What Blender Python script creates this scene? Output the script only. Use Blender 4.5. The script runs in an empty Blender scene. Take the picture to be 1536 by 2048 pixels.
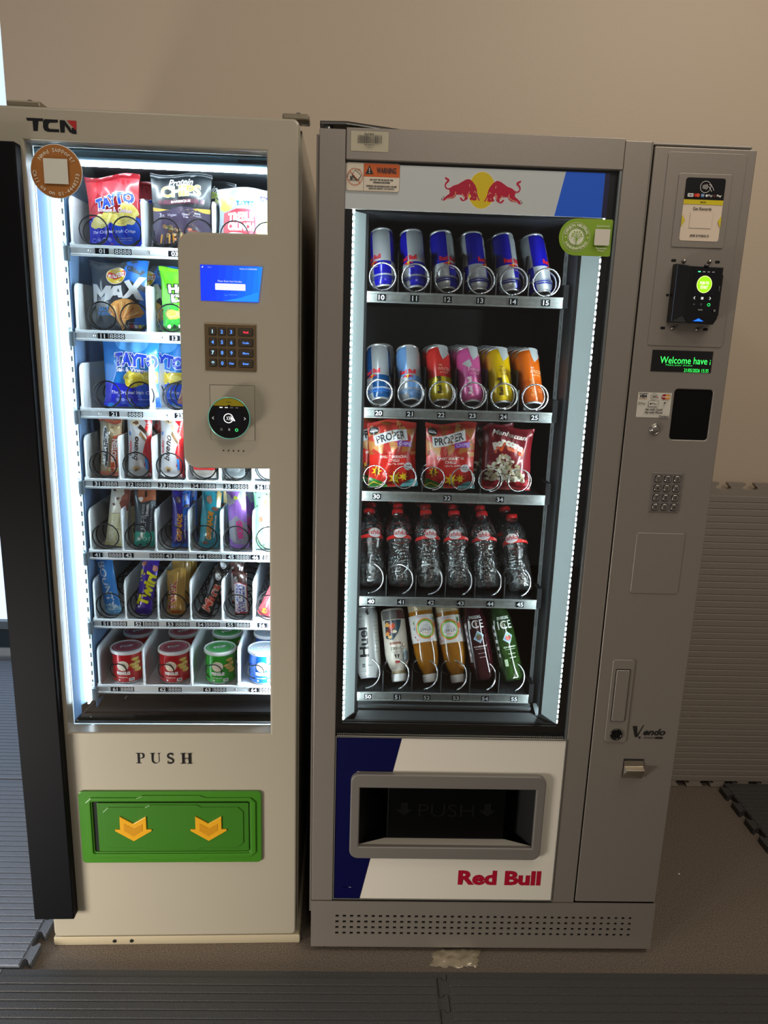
import bpy, math, random
from math import sin, cos, pi, radians, sqrt, atan2
from mathutils import Matrix, Vector
sc = bpy.context.scene
col = sc.collection
random.seed(7)

# ---------------------------------------------------------------- camera, world, light, exposure
cam = bpy.data.objects.new('camera', bpy.data.cameras.new('camera'))
col.objects.link(cam)
cam.data.sensor_fit = 'VERTICAL'; cam.data.sensor_height = 36.0
cam.data.lens = 36.0 * 1480 / 2048
cam.data.clip_start = 0.02
_r = Matrix.Rotation(-0.0306, 3, 'Z') @ Matrix.Rotation(-0.2321, 3, 'X') @ Matrix.Rotation(-0.0321, 3, 'Y') @ Matrix.Rotation(pi / 2, 3, 'X')
cam.matrix_world = Matrix.Translation((0.0968, -1.5054, 1.4557)) @ _r.to_4x4()
sc.camera = cam
sc.view_settings.view_transform = 'Standard'; sc.view_settings.look = 'None'
sc.view_settings.exposure = 0.0; sc.view_settings.gamma = 1.0
sc.view_settings.use_curve_mapping = False
sc.cycles.max_bounces = 8; sc.cycles.transmission_bounces = 8; sc.cycles.transparent_max_bounces = 16
sc.cycles.caustics_refractive = False; sc.cycles.caustics_reflective = False
sc.cycles.use_denoising = True
w = bpy.data.worlds.new('room_world'); sc.world = w; w.use_nodes = True
w.node_tree.nodes['Background'].inputs[0].default_value = (1.0, 0.88, 0.77, 1)
w.node_tree.nodes['Background'].inputs[1].default_value = 0.13
def lamp(name, loc, target, size, power, rgb, sy=None):
    d = bpy.data.lights.new(name, 'AREA'); d.shape = 'RECTANGLE'; d.size = size; d.size_y = sy or size
    d.energy = power; d.color = rgb
    o = bpy.data.objects.new(name, d); col.objects.link(o); o.location = loc
    o.rotation_euler = (Vector(target) - Vector(loc)).to_track_quat('-Z', 'Y').to_euler()
    return o
lamp('ceiling_lamp', (-0.85, -1.35, 3.25), (0.1, 0.2, 1.1), 0.28, 7.5, (1.0, 0.91, 0.78))
lamp('ceiling_panel', (1.25, -0.70, 3.0), (1.25, 0.0, 0.0), 0.9, 15.5, (1.0, 0.91, 0.78))  # unseen overhead fill, added to brighten the back wall
lamp('low_fill', (-1.35, -1.05, 0.25), (-0.3, 0.0, -0.6), 0.5, 28, (1.0, 0.95, 0.88))  # unseen fill added to brighten the beige machine's lower front
lamp('front_fill', (0.9, -3.2, 3.5), (0.4, 0.0, 0.7), 1.2, 24, (1.0, 0.93, 0.84))
lamp('daylight_lamp', (-2.9, 0.3, 1.5), (-0.9, 0.2, 0.0), 1.2, 24, (0.50, 0.70, 1.0))

# ---------------------------------------------------------------- materials
def lin(h, k=1.0):
    h = h.lstrip('#'); out = []
    for i in (0, 2, 4):
        c = int(h[i:i + 2], 16) / 255.0
        out.append((c / 12.92 if c <= .04045 else ((c + .055) / 1.055) ** 2.4) * k)
    return (out[0], out[1], out[2], 1.0)
MC = {}
def mat(hexc, rough=.5, metal=0.0, coat=0.0, bump=0.0, bs=300.0, emit=0.0, var=0.0, vs=20.0, trans=0.0, spec=.5):
    key = (hexc, rough, metal, coat, bump, bs, emit, var, vs, trans, spec)
    if key in MC: return MC[key]
    m = bpy.data.materials.new('surface_' + hexc); m.use_nodes = True
    nt = m.node_tree; b = nt.nodes['Principled BSDF']
    b.inputs['Base Color'].default_value = lin(hexc)
    b.inputs['Roughness'].default_value = rough; b.inputs['Metallic'].default_value = metal
    b.inputs['Coat Weight'].default_value = coat; b.inputs['Coat Roughness'].default_value = .12
    b.inputs['Specular IOR Level'].default_value = spec
    if trans: b.inputs['Transmission Weight'].default_value = trans
    if emit:
        b.inputs['Emission Color'].default_value = lin(hexc); b.inputs['Emission Strength'].default_value = emit
    if bump or var:
        tc = nt.nodes.new('ShaderNodeTexCoord')
    if bump:
        n = nt.nodes.new('ShaderNodeTexNoise'); n.inputs['Scale'].default_value = bs; n.inputs['Detail'].default_value = 3
        bp = nt.nodes.new('ShaderNodeBump'); bp.inputs['Strength'].default_value = bump; bp.inputs['Distance'].default_value = .002
        nt.links.new(tc.outputs['Object'], n.inputs['Vector']); nt.links.new(n.outputs['Fac'], bp.inputs['Height'])
        nt.links.new(bp.outputs['Normal'], b.inputs['Normal'])
    if var:
        n = nt.nodes.new('ShaderNodeTexNoise'); n.inputs['Scale'].default_value = vs; n.inputs['Detail'].default_value = 5
        r = nt.nodes.new('ShaderNodeValToRGB')
        c = lin(hexc)
        r.color_ramp.elements[0].position = .3; r.color_ramp.elements[1].position = .7
        r.color_ramp.elements[0].color = tuple(max(0, x * (1 - var)) for x in c[:3]) + (1,)
        r.color_ramp.elements[1].color = tuple(min(1, x * (1 + var)) for x in c[:3]) + (1,)
        nt.links.new(tc.outputs['Object'], n.inputs['Vector']); nt.links.new(n.outputs['Fac'], r.inputs['Fac'])
        nt.links.new(r.outputs['Color'], b.inputs['Base Color'])
    MC[key] = m; return m
def ink(h): return mat(h, .32, 0.0, .35)
def glow(h, e): return mat(h, .5, emit=e)
def lit(h, r, e):
    m = mat(h, r); m = m.copy(); b = m.node_tree.nodes['Principled BSDF']
    b.inputs['Emission Color'].default_value = lin(h); b.inputs['Emission Strength'].default_value = e; return m
def glass_mat(tint=1.0, refl=.9, rough=.02, name='pane_glass'):
    key = (name, tint, refl)
    if key in MC: return MC[key]
    m = bpy.data.materials.new(name); m.use_nodes = True; nt = m.node_tree; nt.nodes.clear()
    o = nt.nodes.new('ShaderNodeOutputMaterial'); mx = nt.nodes.new('ShaderNodeMixShader')
    t = nt.nodes.new('ShaderNodeBsdfTransparent'); t.inputs[0].default_value = (tint, tint, tint, 1)
    g = nt.nodes.new('ShaderNodeBsdfGlossy'); g.inputs['Roughness'].default_value = rough
    g.inputs[0].default_value = (refl, refl, refl, 1)
    f = nt.nodes.new('ShaderNodeFresnel'); f.inputs[0].default_value = 1.4
    nt.links.new(f.outputs[0], mx.inputs[0]); nt.links.new(t.outputs[0], mx.inputs[1]); nt.links.new(g.outputs[0], mx.inputs[2])
    nt.links.new(mx.outputs[0], o.inputs[0]); MC[key] = m; return m
def bottle_mat():
    if 'bottle' in MC: return MC['bottle']
    m = bpy.data.materials.new('clear_bottle'); m.use_nodes = True; nt = m.node_tree; nt.nodes.clear()
    N = nt.nodes.new
    o = N('ShaderNodeOutputMaterial'); mx = N('ShaderNodeMixShader'); t = N('ShaderNodeBsdfTransparent')
    t.inputs[0].default_value = (.84, .88, .89, 1)
    g = N('ShaderNodeBsdfGlossy'); g.inputs['Roughness'].default_value = .06; g.inputs[0].default_value = (1, 1, 1, 1)
    lw = N('ShaderNodeLayerWeight'); lw.inputs[0].default_value = .5
    tc = N('ShaderNodeTexCoord'); nz = N('ShaderNodeTexNoise'); nz.inputs['Scale'].default_value = 85; nz.inputs['Distortion'].default_value = 1.2
    bp = N('ShaderNodeBump'); bp.inputs['Strength'].default_value = .55; bp.inputs['Distance'].default_value = .006
    L = nt.links.new
    L(tc.outputs['Object'], nz.inputs['Vector']); L(nz.outputs['Fac'], bp.inputs['Height'])
    L(bp.outputs['Normal'], g.inputs['Normal']); L(bp.outputs['Normal'], lw.inputs['Normal'])
    L(lw.outputs['Fresnel'], mx.inputs[0]); L(t.outputs[0], mx.inputs[1]); L(g.outputs[0], mx.inputs[2]); L(mx.outputs[0], o.inputs[0])
    MC['bottle'] = m; return m

# ---------------------------------------------------------------- object helpers
def tag(o, label=None, cat=None, group=None, kind=None):
    if label: o['label'] = label
    if cat: o['category'] = cat
    if group: o['group'] = group
    if kind: o['kind'] = kind
    return o
def link(name, me, parent=None):
    o = bpy.data.objects.new(name, me); col.objects.link(o)
    if parent is not None: o.parent = parent
    return o
def empty(name, parent=None, loc=(0, 0, 0), rot=(0, 0, 0)):
    o = bpy.data.objects.new(name, None); col.objects.link(o); o.empty_display_size = .02
    o.location = loc; o.rotation_euler = rot
    if parent is not None: o.parent = parent
    return o
class MB:
    """collects polygons with a material each, then becomes one mesh"""
    def __init__(s): s.v = []; s.f = []; s.m = []; s.mats = []; s.sm = []
    def mi(s, m):
        if m not in s.mats: s.mats.append(m)
        return s.mats.index(m)
    def add(s, vs, fs, m, smooth=False, M=None):
        n = len(s.v); k = s.mi(m)
        if M is not None: vs = [tuple(M @ Vector(p)) for p in vs]
        s.v += [tuple(p) for p in vs]
        for f in fs: s.f.append([i + n for i in f]); s.m.append(k); s.sm.append(smooth)
        return s
    def box(s, x0, x1, y0, y1, z0, z1, m, M=None):
        v = [(x, y, z) for x in (x0, x1) for y in (y0, y1) for z in (z0, z1)]
        f = [(0, 1, 3, 2), (4, 6, 7, 5), (0, 4, 5, 1), (2, 3, 7, 6), (0, 2, 6, 4), (1, 5, 7, 3)]
        return s.add(v, f, m, False, M)
    def tube(s, pts, r, m, n=8, cap=True):
        P = [Vector(p) for p in pts]; vs = []; fs = []
        up = Vector((0.13, 0.97, 0.2))
        for i, p in enumerate(P):
            d = (P[min(i + 1, len(P) - 1)] - P[max(i - 1, 0)]).normalized()
            a = d.cross(up)
            if a.length < .05: a = d.cross(Vector((1, 0, 0)))
            a.normalize(); b = d.cross(a).normalized()
            for k in range(n):
                t = 2 * pi * k / n; vs.append(tuple(p + a * (r * cos(t)) + b * (r * sin(t))))
        for i in range(len(P) - 1):
            for k in range(n):
                fs.append((i * n + k, i * n + (k + 1) % n, (i + 1) * n + (k + 1) % n, (i + 1) * n + k))
        if cap: fs.append(tuple(range(n))); fs.append(tuple((len(P) - 1) * n + k for k in range(n - 1, -1, -1)))
        return s.add(vs, fs, m, True)
    def lathe(s, prof, m, n=32, matf=None, M=None, lobes=None):
        vs = []; fs = []
        for (r, z) in prof:
            for k in range(n):
                t = 2 * pi * k / n
                rr = r * (1 + (lobes(z, t) if lobes else 0))
                vs.append((rr * sin(t), -rr * cos(t), z))
        base = len(s.v); 
        if M is not None: vs = [tuple(M @ Vector(p)) for p in vs]
        s.v += vs
        for i in range(len(prof) - 1):
            if abs(prof[i][0]) < 1e-6 and abs(prof[i + 1][0]) < 1e-6: continue
            for k in range(n):
                t = 2 * pi * (k + .5) / n; z = (prof[i][1] + prof[i + 1][1]) / 2
                mm = matf(t, z) if matf else m
                s.f.append([base + i * n + k, base + i * n + (k + 1) % n, base + (i + 1) * n + (k + 1) % n, base + (i + 1) * n + k])
                s.m.append(s.mi(mm)); s.sm.append(True)
        return s
    def build(s, name, parent=None, bevel=0, seg=2):
        me = bpy.data.meshes.new(name); me.from_pydata(s.v, [], s.f)
        for m in s.mats: me.materials.append(m)
        me.polygons.foreach_set('material_index', s.m); me.polygons.foreach_set('use_smooth', s.sm)
        me.update()
        o = link(name, me, parent)
        if bevel:
            b = o.modifiers.new('bevel', 'BEVEL'); b.width = bevel; b.segments = seg; b.limit_method = 'ANGLE'; b.angle_limit = radians(40)
        return o
def boxo(name, x0, x1, y0, y1, z0, z1, m, parent=None, bevel=0):
    return MB().box(x0, x1, y0, y1, z0, z1, m).build(name, parent, bevel)

# outlines
def rrect(x0, y0, x1, y1, r, n=5):
    r = min(r, (x1 - x0) / 2, (y1 - y0) / 2); pts = []
    for cx, cy, a in ((x1 - r, y1 - r, 0), (x0 + r, y1 - r, 90), (x0 + r, y0 + r, 180), (x1 - r, y0 + r, 270)):
        for i in range(n + 1):
            t = radians(a + 90 * i / n); pts.append((cx + r * cos(t), cy + r * sin(t)))
    return pts
def ell(cx, cy, rx, ry=None, n=28, a0=0, a1=360, wob=0, seed=0):
    ry = ry or rx; rnd = random.Random(seed); out = []
    ph = [rnd.uniform(0, 6.3) for _ in range(3)]
    m = n if a1 - a0 >= 360 else n + 1
    for i in range(m):
        t = radians(a0 + (a1 - a0) * i / n)
        k = 1 + wob * (sin(3 * t + ph[0]) + .7 * sin(5 * t + ph[1]) + .5 * sin(8 * t + ph[2]))
        out.append((cx + rx * k * cos(t), cy + ry * k * sin(t)))
    return out
def ring(cx, cy, r0, r1, n=32, a0=0, a1=360):
    return ell(cx, cy, r1, r1, n, a0, a1 - .01 if a1 - a0 >= 360 else a1) + ell(cx, cy, r0, r0, n, a0, a1 - .01 if a1 - a0 >= 360 else a1)[::-1]
def stroke(pts, w0, w1=None):
    """a polyline thickened to an outline, width going from w0 to w1"""
    w1 = w0 if w1 is None else w1; a = []; b = []; n = len(pts)
    for i, p in enumerate(pts):
        q0 = pts[max(i - 1, 0)]; q1 = pts[min(i + 1, n - 1)]
        dx, dy = q1[0] - q0[0], q1[1] - q0[1]; l = sqrt(dx * dx + dy * dy) or 1
        ww = (w0 + (w1 - w0) * i / (n - 1)) / 2
        a.append((p[0] - dy / l * ww, p[1] + dx / l * ww)); b.append((p[0] + dy / l * ww, p[1] - dx / l * ww))
    return a + b[::-1]
def curve_mesh(outlines, ext=0.0, bevel=0.0, res=1):
    cu = bpy.data.curves.new('c', 'CURVE'); cu.dimensions = '2D'; cu.fill_mode = 'BOTH'
    cu.extrude = max(ext - bevel, 0); cu.bevel_depth = bevel; cu.bevel_resolution = res
    if bevel: cu.offset = -bevel
    for pts in outlines:
        sp = cu.splines.new('POLY'); sp.points.add(len(pts) - 1); sp.use_cyclic_u = True
        for i, p in enumerate(pts): sp.points[i].co = (p[0], p[1], 0, 1)
    ob = bpy.data.objects.new('c', cu); me = bpy.data.meshes.new_from_object(ob)
    bpy.data.objects.remove(ob); bpy.data.curves.remove(cu)
    return me
def plate(name, outlines, d0, d1, m, parent=None, bevel=0.0, res=1, up='wall'):
    """flat piece with holes; outlines in (x, z) for a wall piece (front at depth d0, back d1) or (x, y) lying flat (d0 bottom, d1 top)"""
    ext = abs(d1 - d0) / 2; me = curve_mesh(outlines, ext, bevel, res); mid = (d0 + d1) / 2
    for v in me.vertices:
        x, y, z = v.co
        v.co = (x, mid - z, y) if up == 'wall' else (x, y, mid + z)
    me.materials.clear(); me.materials.append(m); me.name = name
    for p in me.polygons: p.use_smooth = False
    me.update()
    return link(name, me, parent)
TXT = {}
def glyphs(s, bold=0.0, shear=0.0):
    k = (s, bold, shear)
    if k not in TXT:
        cu = bpy.data.curves.new('t', 'FONT'); cu.body = s; cu.offset = bold; cu.shear = shear; cu.resolution_u = 3; cu.fill_mode = 'FRONT'
        ob = bpy.data.objects.new('t', cu); me = bpy.data.meshes.new_from_object(ob)
        me.calc_loop_triangles()
        V = [(v.co.x, v.co.y) for v in me.vertices]; T = [tuple(t.vertices) for t in me.loop_triangles]
        bpy.data.objects.remove(ob); bpy.data.curves.remove(cu); bpy.data.meshes.remove(me)
        TXT[k] = (V, T)
    return TXT[k]
def tris_of(pts):
    me = curve_mesh([pts]); me.calc_loop_triangles()
    V = [(v.co.x, v.co.y) for v in me.vertices]; T = [tuple(t.vertices) for t in me.loop_triangles]
    bpy.data.meshes.remove(me); return V, T
class Print:
    """flat artwork: ops are laid one over the other, then wrapped on a surface f(x, y, off) -> point"""
    def __init__(s, L=None): s.it = []; s.L = L; s.d = 0
    def poly(s, pts, c):
        V, T = tris_of(pts); s.it.append((V, T, c)); return s
    def rect(s, x0, y0, x1, y1, c):
        s.it.append(([(x0, y0), (x1, y0), (x1, y1), (x0, y1)], [(0, 1, 2), (0, 2, 3)], c)); return s
    def text(s, t, cx, cy, w, h, c, bold=0.02, shear=0.0, rot=0, ol=None, ola=.05, fit=True):
        V, T = glyphs(t, bold, shear)
        if not V: return s
        xs = [p[0] for p in V]; ys = [p[1] for p in V]
        x0, x1, y0, y1 = min(xs), max(xs), min(ys), max(ys)
        sy = h / max(y1 - y0, 1e-6); sx = (w / max(x1 - x0, 1e-6)) if w else sy
        mx, my = (x0 + x1) / 2, (y0 + y1) / 2; ca, sa = cos(radians(rot)), sin(radians(rot))
        def X(V2):
            o = []
            for p in V2:
                a, b = (p[0] - mx) * sx, (p[1] - my) * sy
                o.append((cx + a * ca - b * sa, cy + a * sa + b * ca))
            return o
        if ol:
            V2, T2 = glyphs(t, bold + ola, shear); s.it.append((X(V2), T2, ol))
        s.it.append((X(V), T, c)); return s
    def arc(s, t, cx, cy, R, a_mid, h, c, step, bold=.02, flip=False):
        n = len(t)
        for i, ch in enumerate(t):
            a = a_mid + (-(i - (n - 1) / 2) * step if not flip else (i - (n - 1) / 2) * step)
            if ch == ' ': continue
            r = radians(a); rot = a - 90 if not flip else a + 90
            hh = h * (1.0 if ch.isupper() or ch in 'dltbh0123456789?!' else .76)
            if ch == '-': hh = h * .16
            if ch in 'pgy': hh = h
            s.text(ch, cx + R * cos(r), cy + R * sin(r), None, hh, c, bold, 0, rot)
        return s
    def build(s, f, name='print', parent=None, off0=.0004, step=.00012, smooth=False):
        mb = MB()
        for k, (V, T, c) in enumerate(s.it):
            V = list(V); T = list(T); off = off0 + step * k
            if s.L:
                for _ in range(6):
                    out = []; mid = {}; did = False
                    def mp(a, b):
                        key = (min(a, b), max(a, b))
                        if key not in mid: V.append(((V[a][0] + V[b][0]) / 2, (V[a][1] + V[b][1]) / 2)); mid[key] = len(V) - 1
                        return mid[key]
                    for t in T:
                        l = max((V[t[i]][0] - V[t[(i + 1) % 3]][0]) ** 2 + (V[t[i]][1] - V[t[(i + 1) % 3]][1]) ** 2 for i in range(3))
                        if l > s.L ** 2:
                            did = True; a, b, cc = t; ab, bc, ca = mp(a, b), mp(b, cc), mp(cc, a)
                            out += [(a, ab, ca), (ab, b, bc), (ca, bc, cc), (ab, bc, ca)]
                        else: out.append(t)
                    T = out
                    if not did: break
            m = c if not isinstance(c, str) else ink(c)
            mb.add([f(p[0], p[1], off) for p in V], T, m, smooth)
        return mb.build(name, parent)
def wallf(y):
    return lambda a, b, off: (a, y - off, b)
def topf(z):
    return lambda a, b, off: (a, b, z + off)

# ---------------------------------------------------------------- the setting
def struct(o): o['kind'] = 'structure'; return o
WALL = mat('c6b39c', .55, bump=.25, bs=160)
struct(boxo('wall_back', -.905, 3.4, .75, .87, 0, 3.0, WALL))
carpet = mat('75685b', .62, bump=1.0, bs=300, var=.55, vs=330, spec=.35)
def carpet_mesh():
    vs = []; fs = []; nx, ny = 150, 60
    for j in range(ny + 1):
        for i in range(nx + 1):
            x = -3.0 + 6.4 * i / nx; y = -3.2 + 6.2 * j / ny
            vs.append((x, y, 0))
    for j in range(ny):
        for i in range(nx): a = j * (nx + 1) + i; fs.append((a, a + 1, a + nx + 2, a + nx + 1))
    return MB().add(vs, fs, carpet)
struct(carpet_mesh().build('floor'))
# glazed door far left behind the end of the wall, seen as a sliver
alu = mat('5d666b', .4, .3)
struct(MB().box(-2.6, -.9, 1.60, 1.66, 0.0, .055, mat('8f9394', .5)).box(-2.6, -.9, 1.61, 1.65, .055, .15, mat('16242c', .4)).box(-2.6, -.9, 1.59, 1.66, .15, .185, alu)
       .box(-2.6, -2.52, 1.60, 1.66, .185, 2.6, alu).box(-2.6, -.9, 1.60, 1.66, 2.6, 2.7, alu).build('trim_1'))
g = boxo('window_1', -2.52, -.9, 1.62, 1.63, .185, 2.6, glow('cfe4fb', 1.0)); struct(g)
skirt = struct(boxo('baseboard_back', -.905, 3.4, .738, .75, 0, .06, mat('4a4038', .6)))

# ---------------------------------------------------------------- jigsaw foam mats
def jig(p0, p1, pitch, dep, sgn=1, phase=0.0):
    """interlocking tabs from p0 to p1; sgn +1 = tabs to the left of the travel direction"""
    dx, dy = p1[0] - p0[0], p1[1] - p0[1]; L = sqrt(dx * dx + dy * dy); dx /= L; dy /= L
    nx, ny = -dy * sgn, dx * sgn; n = max(1, int(round(L / pitch))); q = L / n; out = []
    prof = [(.22, 0), (.27, .08), (.29, .25), (.26, .45), (.19, .62), (.165, .8), (.19, .95), (.24, 1.0), (.76, 1.0), (.81, .95), (.835, .8), (.81, .62), (.74, .45), (.71, .25), (.73, .08), (.78, 0)]
    for i in range(n):
        for t, h in prof:
            s = (i + t) * q; out.append((p0[0] + dx * s + nx * h * dep, p0[1] + dy * s + ny * h * dep))
    return out
def floor_mat(label, x0, x1, y0, y1, edges, m, mr, z0=0.0, th=.022, group='foam floor mats', lie='floor'):
    """edges: string of 4 (bottom, right, top, left): o = tabs outward, f = flat"""
    C = [(x0, y0), (x1, y0), (x1, y1), (x0, y1)]; pts = []
    for i, e in enumerate(edges):
        a, b = C[i], C[(i + 1) % 4]
        pts.append(a)
        if e == 'o': pts += jig(a, b, .0833, .022, -1)
        if e == 'i': pts += jig(a, b, .0833, .022, 1)
    root = empty('foam_mat', None, (0, 0, 0)); tag(root, label, 'floor mat', group)
    base = plate('mat_base', [pts], z0, z0 + th - .0022, m, root, .0, up='flat')
    rb = MB(); p = .0215; n = int((y1 - y0) / p); x1r = x1 - (.026 if edges[1] == 'i' else .003)
    for i in range(n):
        a = y0 + i * p + .0012; b = min(a + p - .0026, y1)
        zt = z0 + th; zb = zt - .0023; e = .0014
        vs = [(x0 + .003, a, zb), (x1r, a, zb), (x1r, b, zb), (x0 + .003, b, zb), (x0 + .003, a + e, zt), (x1r, a + e, zt), (x1r, b - e, zt), (x0 + .003, b - e, zt)]
        rb.add(vs, [(4, 5, 6, 7), (0, 1, 5, 4), (3, 7, 6, 2), (0, 4, 7, 3), (1, 2, 6, 5)], mr)
    r = rb.build('ribbed_top', root); r['kind'] = 'stuff'
    return root
mb_ = mat('6a6e75', .6, bump=.5, bs=240); mr_ = mat('747982', .55, bump=.8, bs=420, spec=.4)
floor_mat('grey foam floor mat left of the beige machine, jigsaw edge open to bare floor', -1.66, -.665, -.07, .66, 'foff', mb_, mr_)
floor_mat('grey foam floor mat behind the seam, farther back on the left', -1.66, -.665, .665, 1.55, 'foff', mb_, mr_)
md = mat('3f3d3b', .55, bump=.5, bs=240); mrd = mat('42403e', .5, bump=.7, bs=420, spec=.45)
floor_mat('grey foam floor mat in the bottom left corner of the picture', -1.66, -.700, -1.0, -.078, 'ffff', mb_, mr_, group='foam mats across the front')
floor_mat('dark foam floor mat along the front below the beige machine', -.698, .318, -1.0, -.078, 'fiff', md, mrd, group='foam mats across the front')
floor_mat('dark foam floor mat along the front below the grey machine, at bottom right', .3195, 1.33, -1.0, -.078, 'fffo', md, mrd, group='foam mats across the front')
floor_mat('dark foam floor mat lying at the right edge, jigsaw tabs toward the grey machine', 1.345, 2.34, -.07, .695, 'ffff'.replace('ffff', 'fffo'), md, mrd)
# upright mats leaning on the wall
def upright(label, x0, x1, z0, z1):
    C = [(x0, z0), (x1, z0), (x1, z1), (x0, z1)]; pts = []
    pts.append(C[0]); pts += jig(C[0], C[1], .0833, .022, -1); pts.append(C[1]); pts.append(C[2]); pts += jig(C[2], C[3], .0833, .022, -1); pts.append(C[3])
    root = empty('foam_mat', None); tag(root, label, 'floor mat')
    mm = mat('968a7d', .6, bump=.4, bs=240); mr2 = mat('92877b', .55, bump=.5, bs=420)
    plate('mat_base', [pts], .7022, .722, mm, root)
    rb = MB(); p = .0215; n = int((z1 - z0) / p)
    for i in range(n):
        a = z0 + i * p + .0012; b = min(a + p - .0026, z1 - .001); y = .7006; yb = .7023; e = .0014
        vs = [(x0, yb, a), (x1, yb, a), (x1, yb, b), (x0, yb, b), (x0, y, a + e), (x1, y, a + e), (x1, y, b - e), (x0, y, b - e)]
        rb.add(vs, [(4, 5, 6, 7), (0, 1, 5, 4), (3, 7, 6, 2)], mr2)
    rb.build('ribbed_top', root)['kind'] = 'stuff'
upright('warm grey ribbed foam mat standing upright against the wall at the right', .873, 1.873, .024, 1.032)
tag(MB().lathe([(0, .0022), (.0022, .0018), (.003, .0008), (.0025, 0)], mat('e8e4d8', .7), 10).build('paper_crumb'), 'tiny white crumb on the dark floor right of the grey machine', 'crumb').location = (1.021, .28, 0)

# ---------------------------------------------------------------- beige snack machine
m1 = empty('vending_machine', None, (-.6171, .0095, 0), (0, 0, .0243))
tag(m1, 'beige snack vending machine with green push flap and brightly lit shelves', 'vending machine')
BG = mat('aea592', .30, 0, .3, bump=.06, bs=500)
BGs = mat('b2a995', .34, 0, .2)
MT = m1.matrix_world.copy()
def P1(u, d, z): return Vector((-.6171 + u * cos(.0243) - d * sin(.0243), .0095 + u * sin(.0243) + d * cos(.0243), z))
# door plate with its odd-shaped window
win = [(.0672, .570), (.5185, .570), (.5185, 1.1800)] + [(.372, 1.1785)] + ell(.372, 1.2075, .029, .029, 6, 270, 180) + ell(.372, 1.6130, .029, .029, 6, 180, 90) + [(.5165, 1.643), (.5165, 1.7912), (.0672, 1.7912)]
plate('door', [rrect(0, .0265, .578, 1.850, .012), win], 0, .040, BG, m1, .0045, 3)
plate('window_trim', [rrect(.0640, .5668, .5212, 1.7940, .002), rrect(.0672, .570, .5165, 1.7912, .001)], .0388, .044, mat('e8f0f4', .3), m1)
boxo('glass', .0665, .5170, .0365, .0380, .5695, 1.7915, glass_mat(.97, .8), m1)
plate('door_gasket', [rrect(.004, .03, .572, 1.846, .004), [(.0600, .572), (.5260, .572), (.5260, 1.795), (.0600, 1.795)]], .0445, .052, mat('0c0c0e', .7), m1)
# cabinet: sides, top, bottom, back as one hollow shell
cb = MB()
cb.box(.002, .008, .053, .70, .026, 1.842, BGs); cb.box(.574, .580, .053, .70, .026, 1.842, BGs)
cb.box(.008, .574, .053, .70, 1.836, 1.842, BGs); cb.box(.008, .574, .694, .70, .026, 1.836, BGs); cb.box(.008, .574, .053, .694, .026, .032, BGs)
cb.build('cabinet', m1)
b = plate('base_plinth', [rrect(-.003, 0.0, .588, .0235, .004)], .002, .70, mat('bfb193', .35, 0, .2), m1, .0015)
for hx in (.1409, .1815):
    MB().lathe([(0, 0), (.0045, 0), (.0045, .001), (0, .001)], mat('0a0a0a', .8), 14, M=Matrix.Translation((hx, .0015, .0115)) @ Matrix.Rotation(pi / 2, 4, 'X')).build('screw_hole', m1)
for (a, b2) in ((.036, .098), (.545, .596)):
    MB().box(a, b2, .010, .055, 1.8505, 1.862, mat('8f8570', .35, .5)).build('hinge_bracket', m1, .003)
for hx in (.086, .585):
    o = MB().lathe([(0, .004), (.004, .003), (.005, 0)], mat('8a8272', .3, .6), 12).build('hinge_pin', m1); o.location = (hx - .01, .02, 1.862)
# interior lining
WH = mat('5a7494', .4, spec=.2); WHb = mat('7c9cb0', .4, spec=.2)
DK = mat('2c343a', .6); BK = mat('08080b', .6, spec=.2)
inn = MB()
inn.add([(.0655, .045, .572), (.0655, .045, 1.79), (.074, .072, 1.79), (.074, .072, .572)], [(0, 1, 2, 3)], WH)
inn.add([(.074, .072, .60), (.074, .072, 1.79), (.086, .098, 1.79), (.086, .098, .60)], [(0, 1, 2, 3)], WHb)
inn.add([(.5215, .045, .572), (.5215, .045, 1.79), (.53, .072, 1.79), (.53, .072, .572)], [(0, 1, 2, 3)], WH)
inn.build('side_liner', m1)
inn = MB()
inn.box(.098, .1005, .10, .66, .58, 1.79, WH).box(.545, .5475, .10, .66, .58, 1.79, WH)
inn.build('inner_wall', m1)
boxo('back_panel', .098, .548, .60, .604, .58, 1.79, DK, m1)
boxo('top_liner', .0655, .53, .045, .080, 1.772, 1.790, WHb, m1, .004)
boxo('ceiling_panel', .10, .546, .085, .60, 1.776, 1.782, DK, m1)
boxo('evaporator_cover', .10, .546, .30, .5995, 1.70, 1.776, mat('3c474e', .5), m1, .004)
boxo('cover_lip', .10, .546, .292, .2995, 1.70, 1.712, mat('66747c', .4), m1, .002)
LED1 = glow('e4f6ff', 9.0)
boxo('led_strip', .0868, .0905, .078, .0985, .60, 1.77, LED1, m1)
boxo('led_strip', .531, .535, .070, .092, .60, 1.77, glow('e4f6ff', 95.0), m1)
boxo('led_strip', .350, .354, .046, .060, 1.19, 1.63, glow('e4f6ff', 80.0), m1)  # unseen strip added behind the control panel to light the goods
boxo('led_strip', .11, .52, .0795, .088, 1.768, 1.7715, glow('e4f6ff', 60.0), m1)
boxo('vent_slot', .456, .515, .0435, .0450, 1.7785, 1.7835, mat('0c1216', .6), m1)
# slotted rails
rail = MB().box(.0915, .0985, .0955, .0985, .60, 1.77, mat('b9cdd6', .35, .3))
z = .62
while z < 1.76: rail.box(.0935, .0963, .0945, .0955, z, z + .011, mat('0b0d10', .7)); z += .0225
rail.build('slotted_rail', m1)
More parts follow.
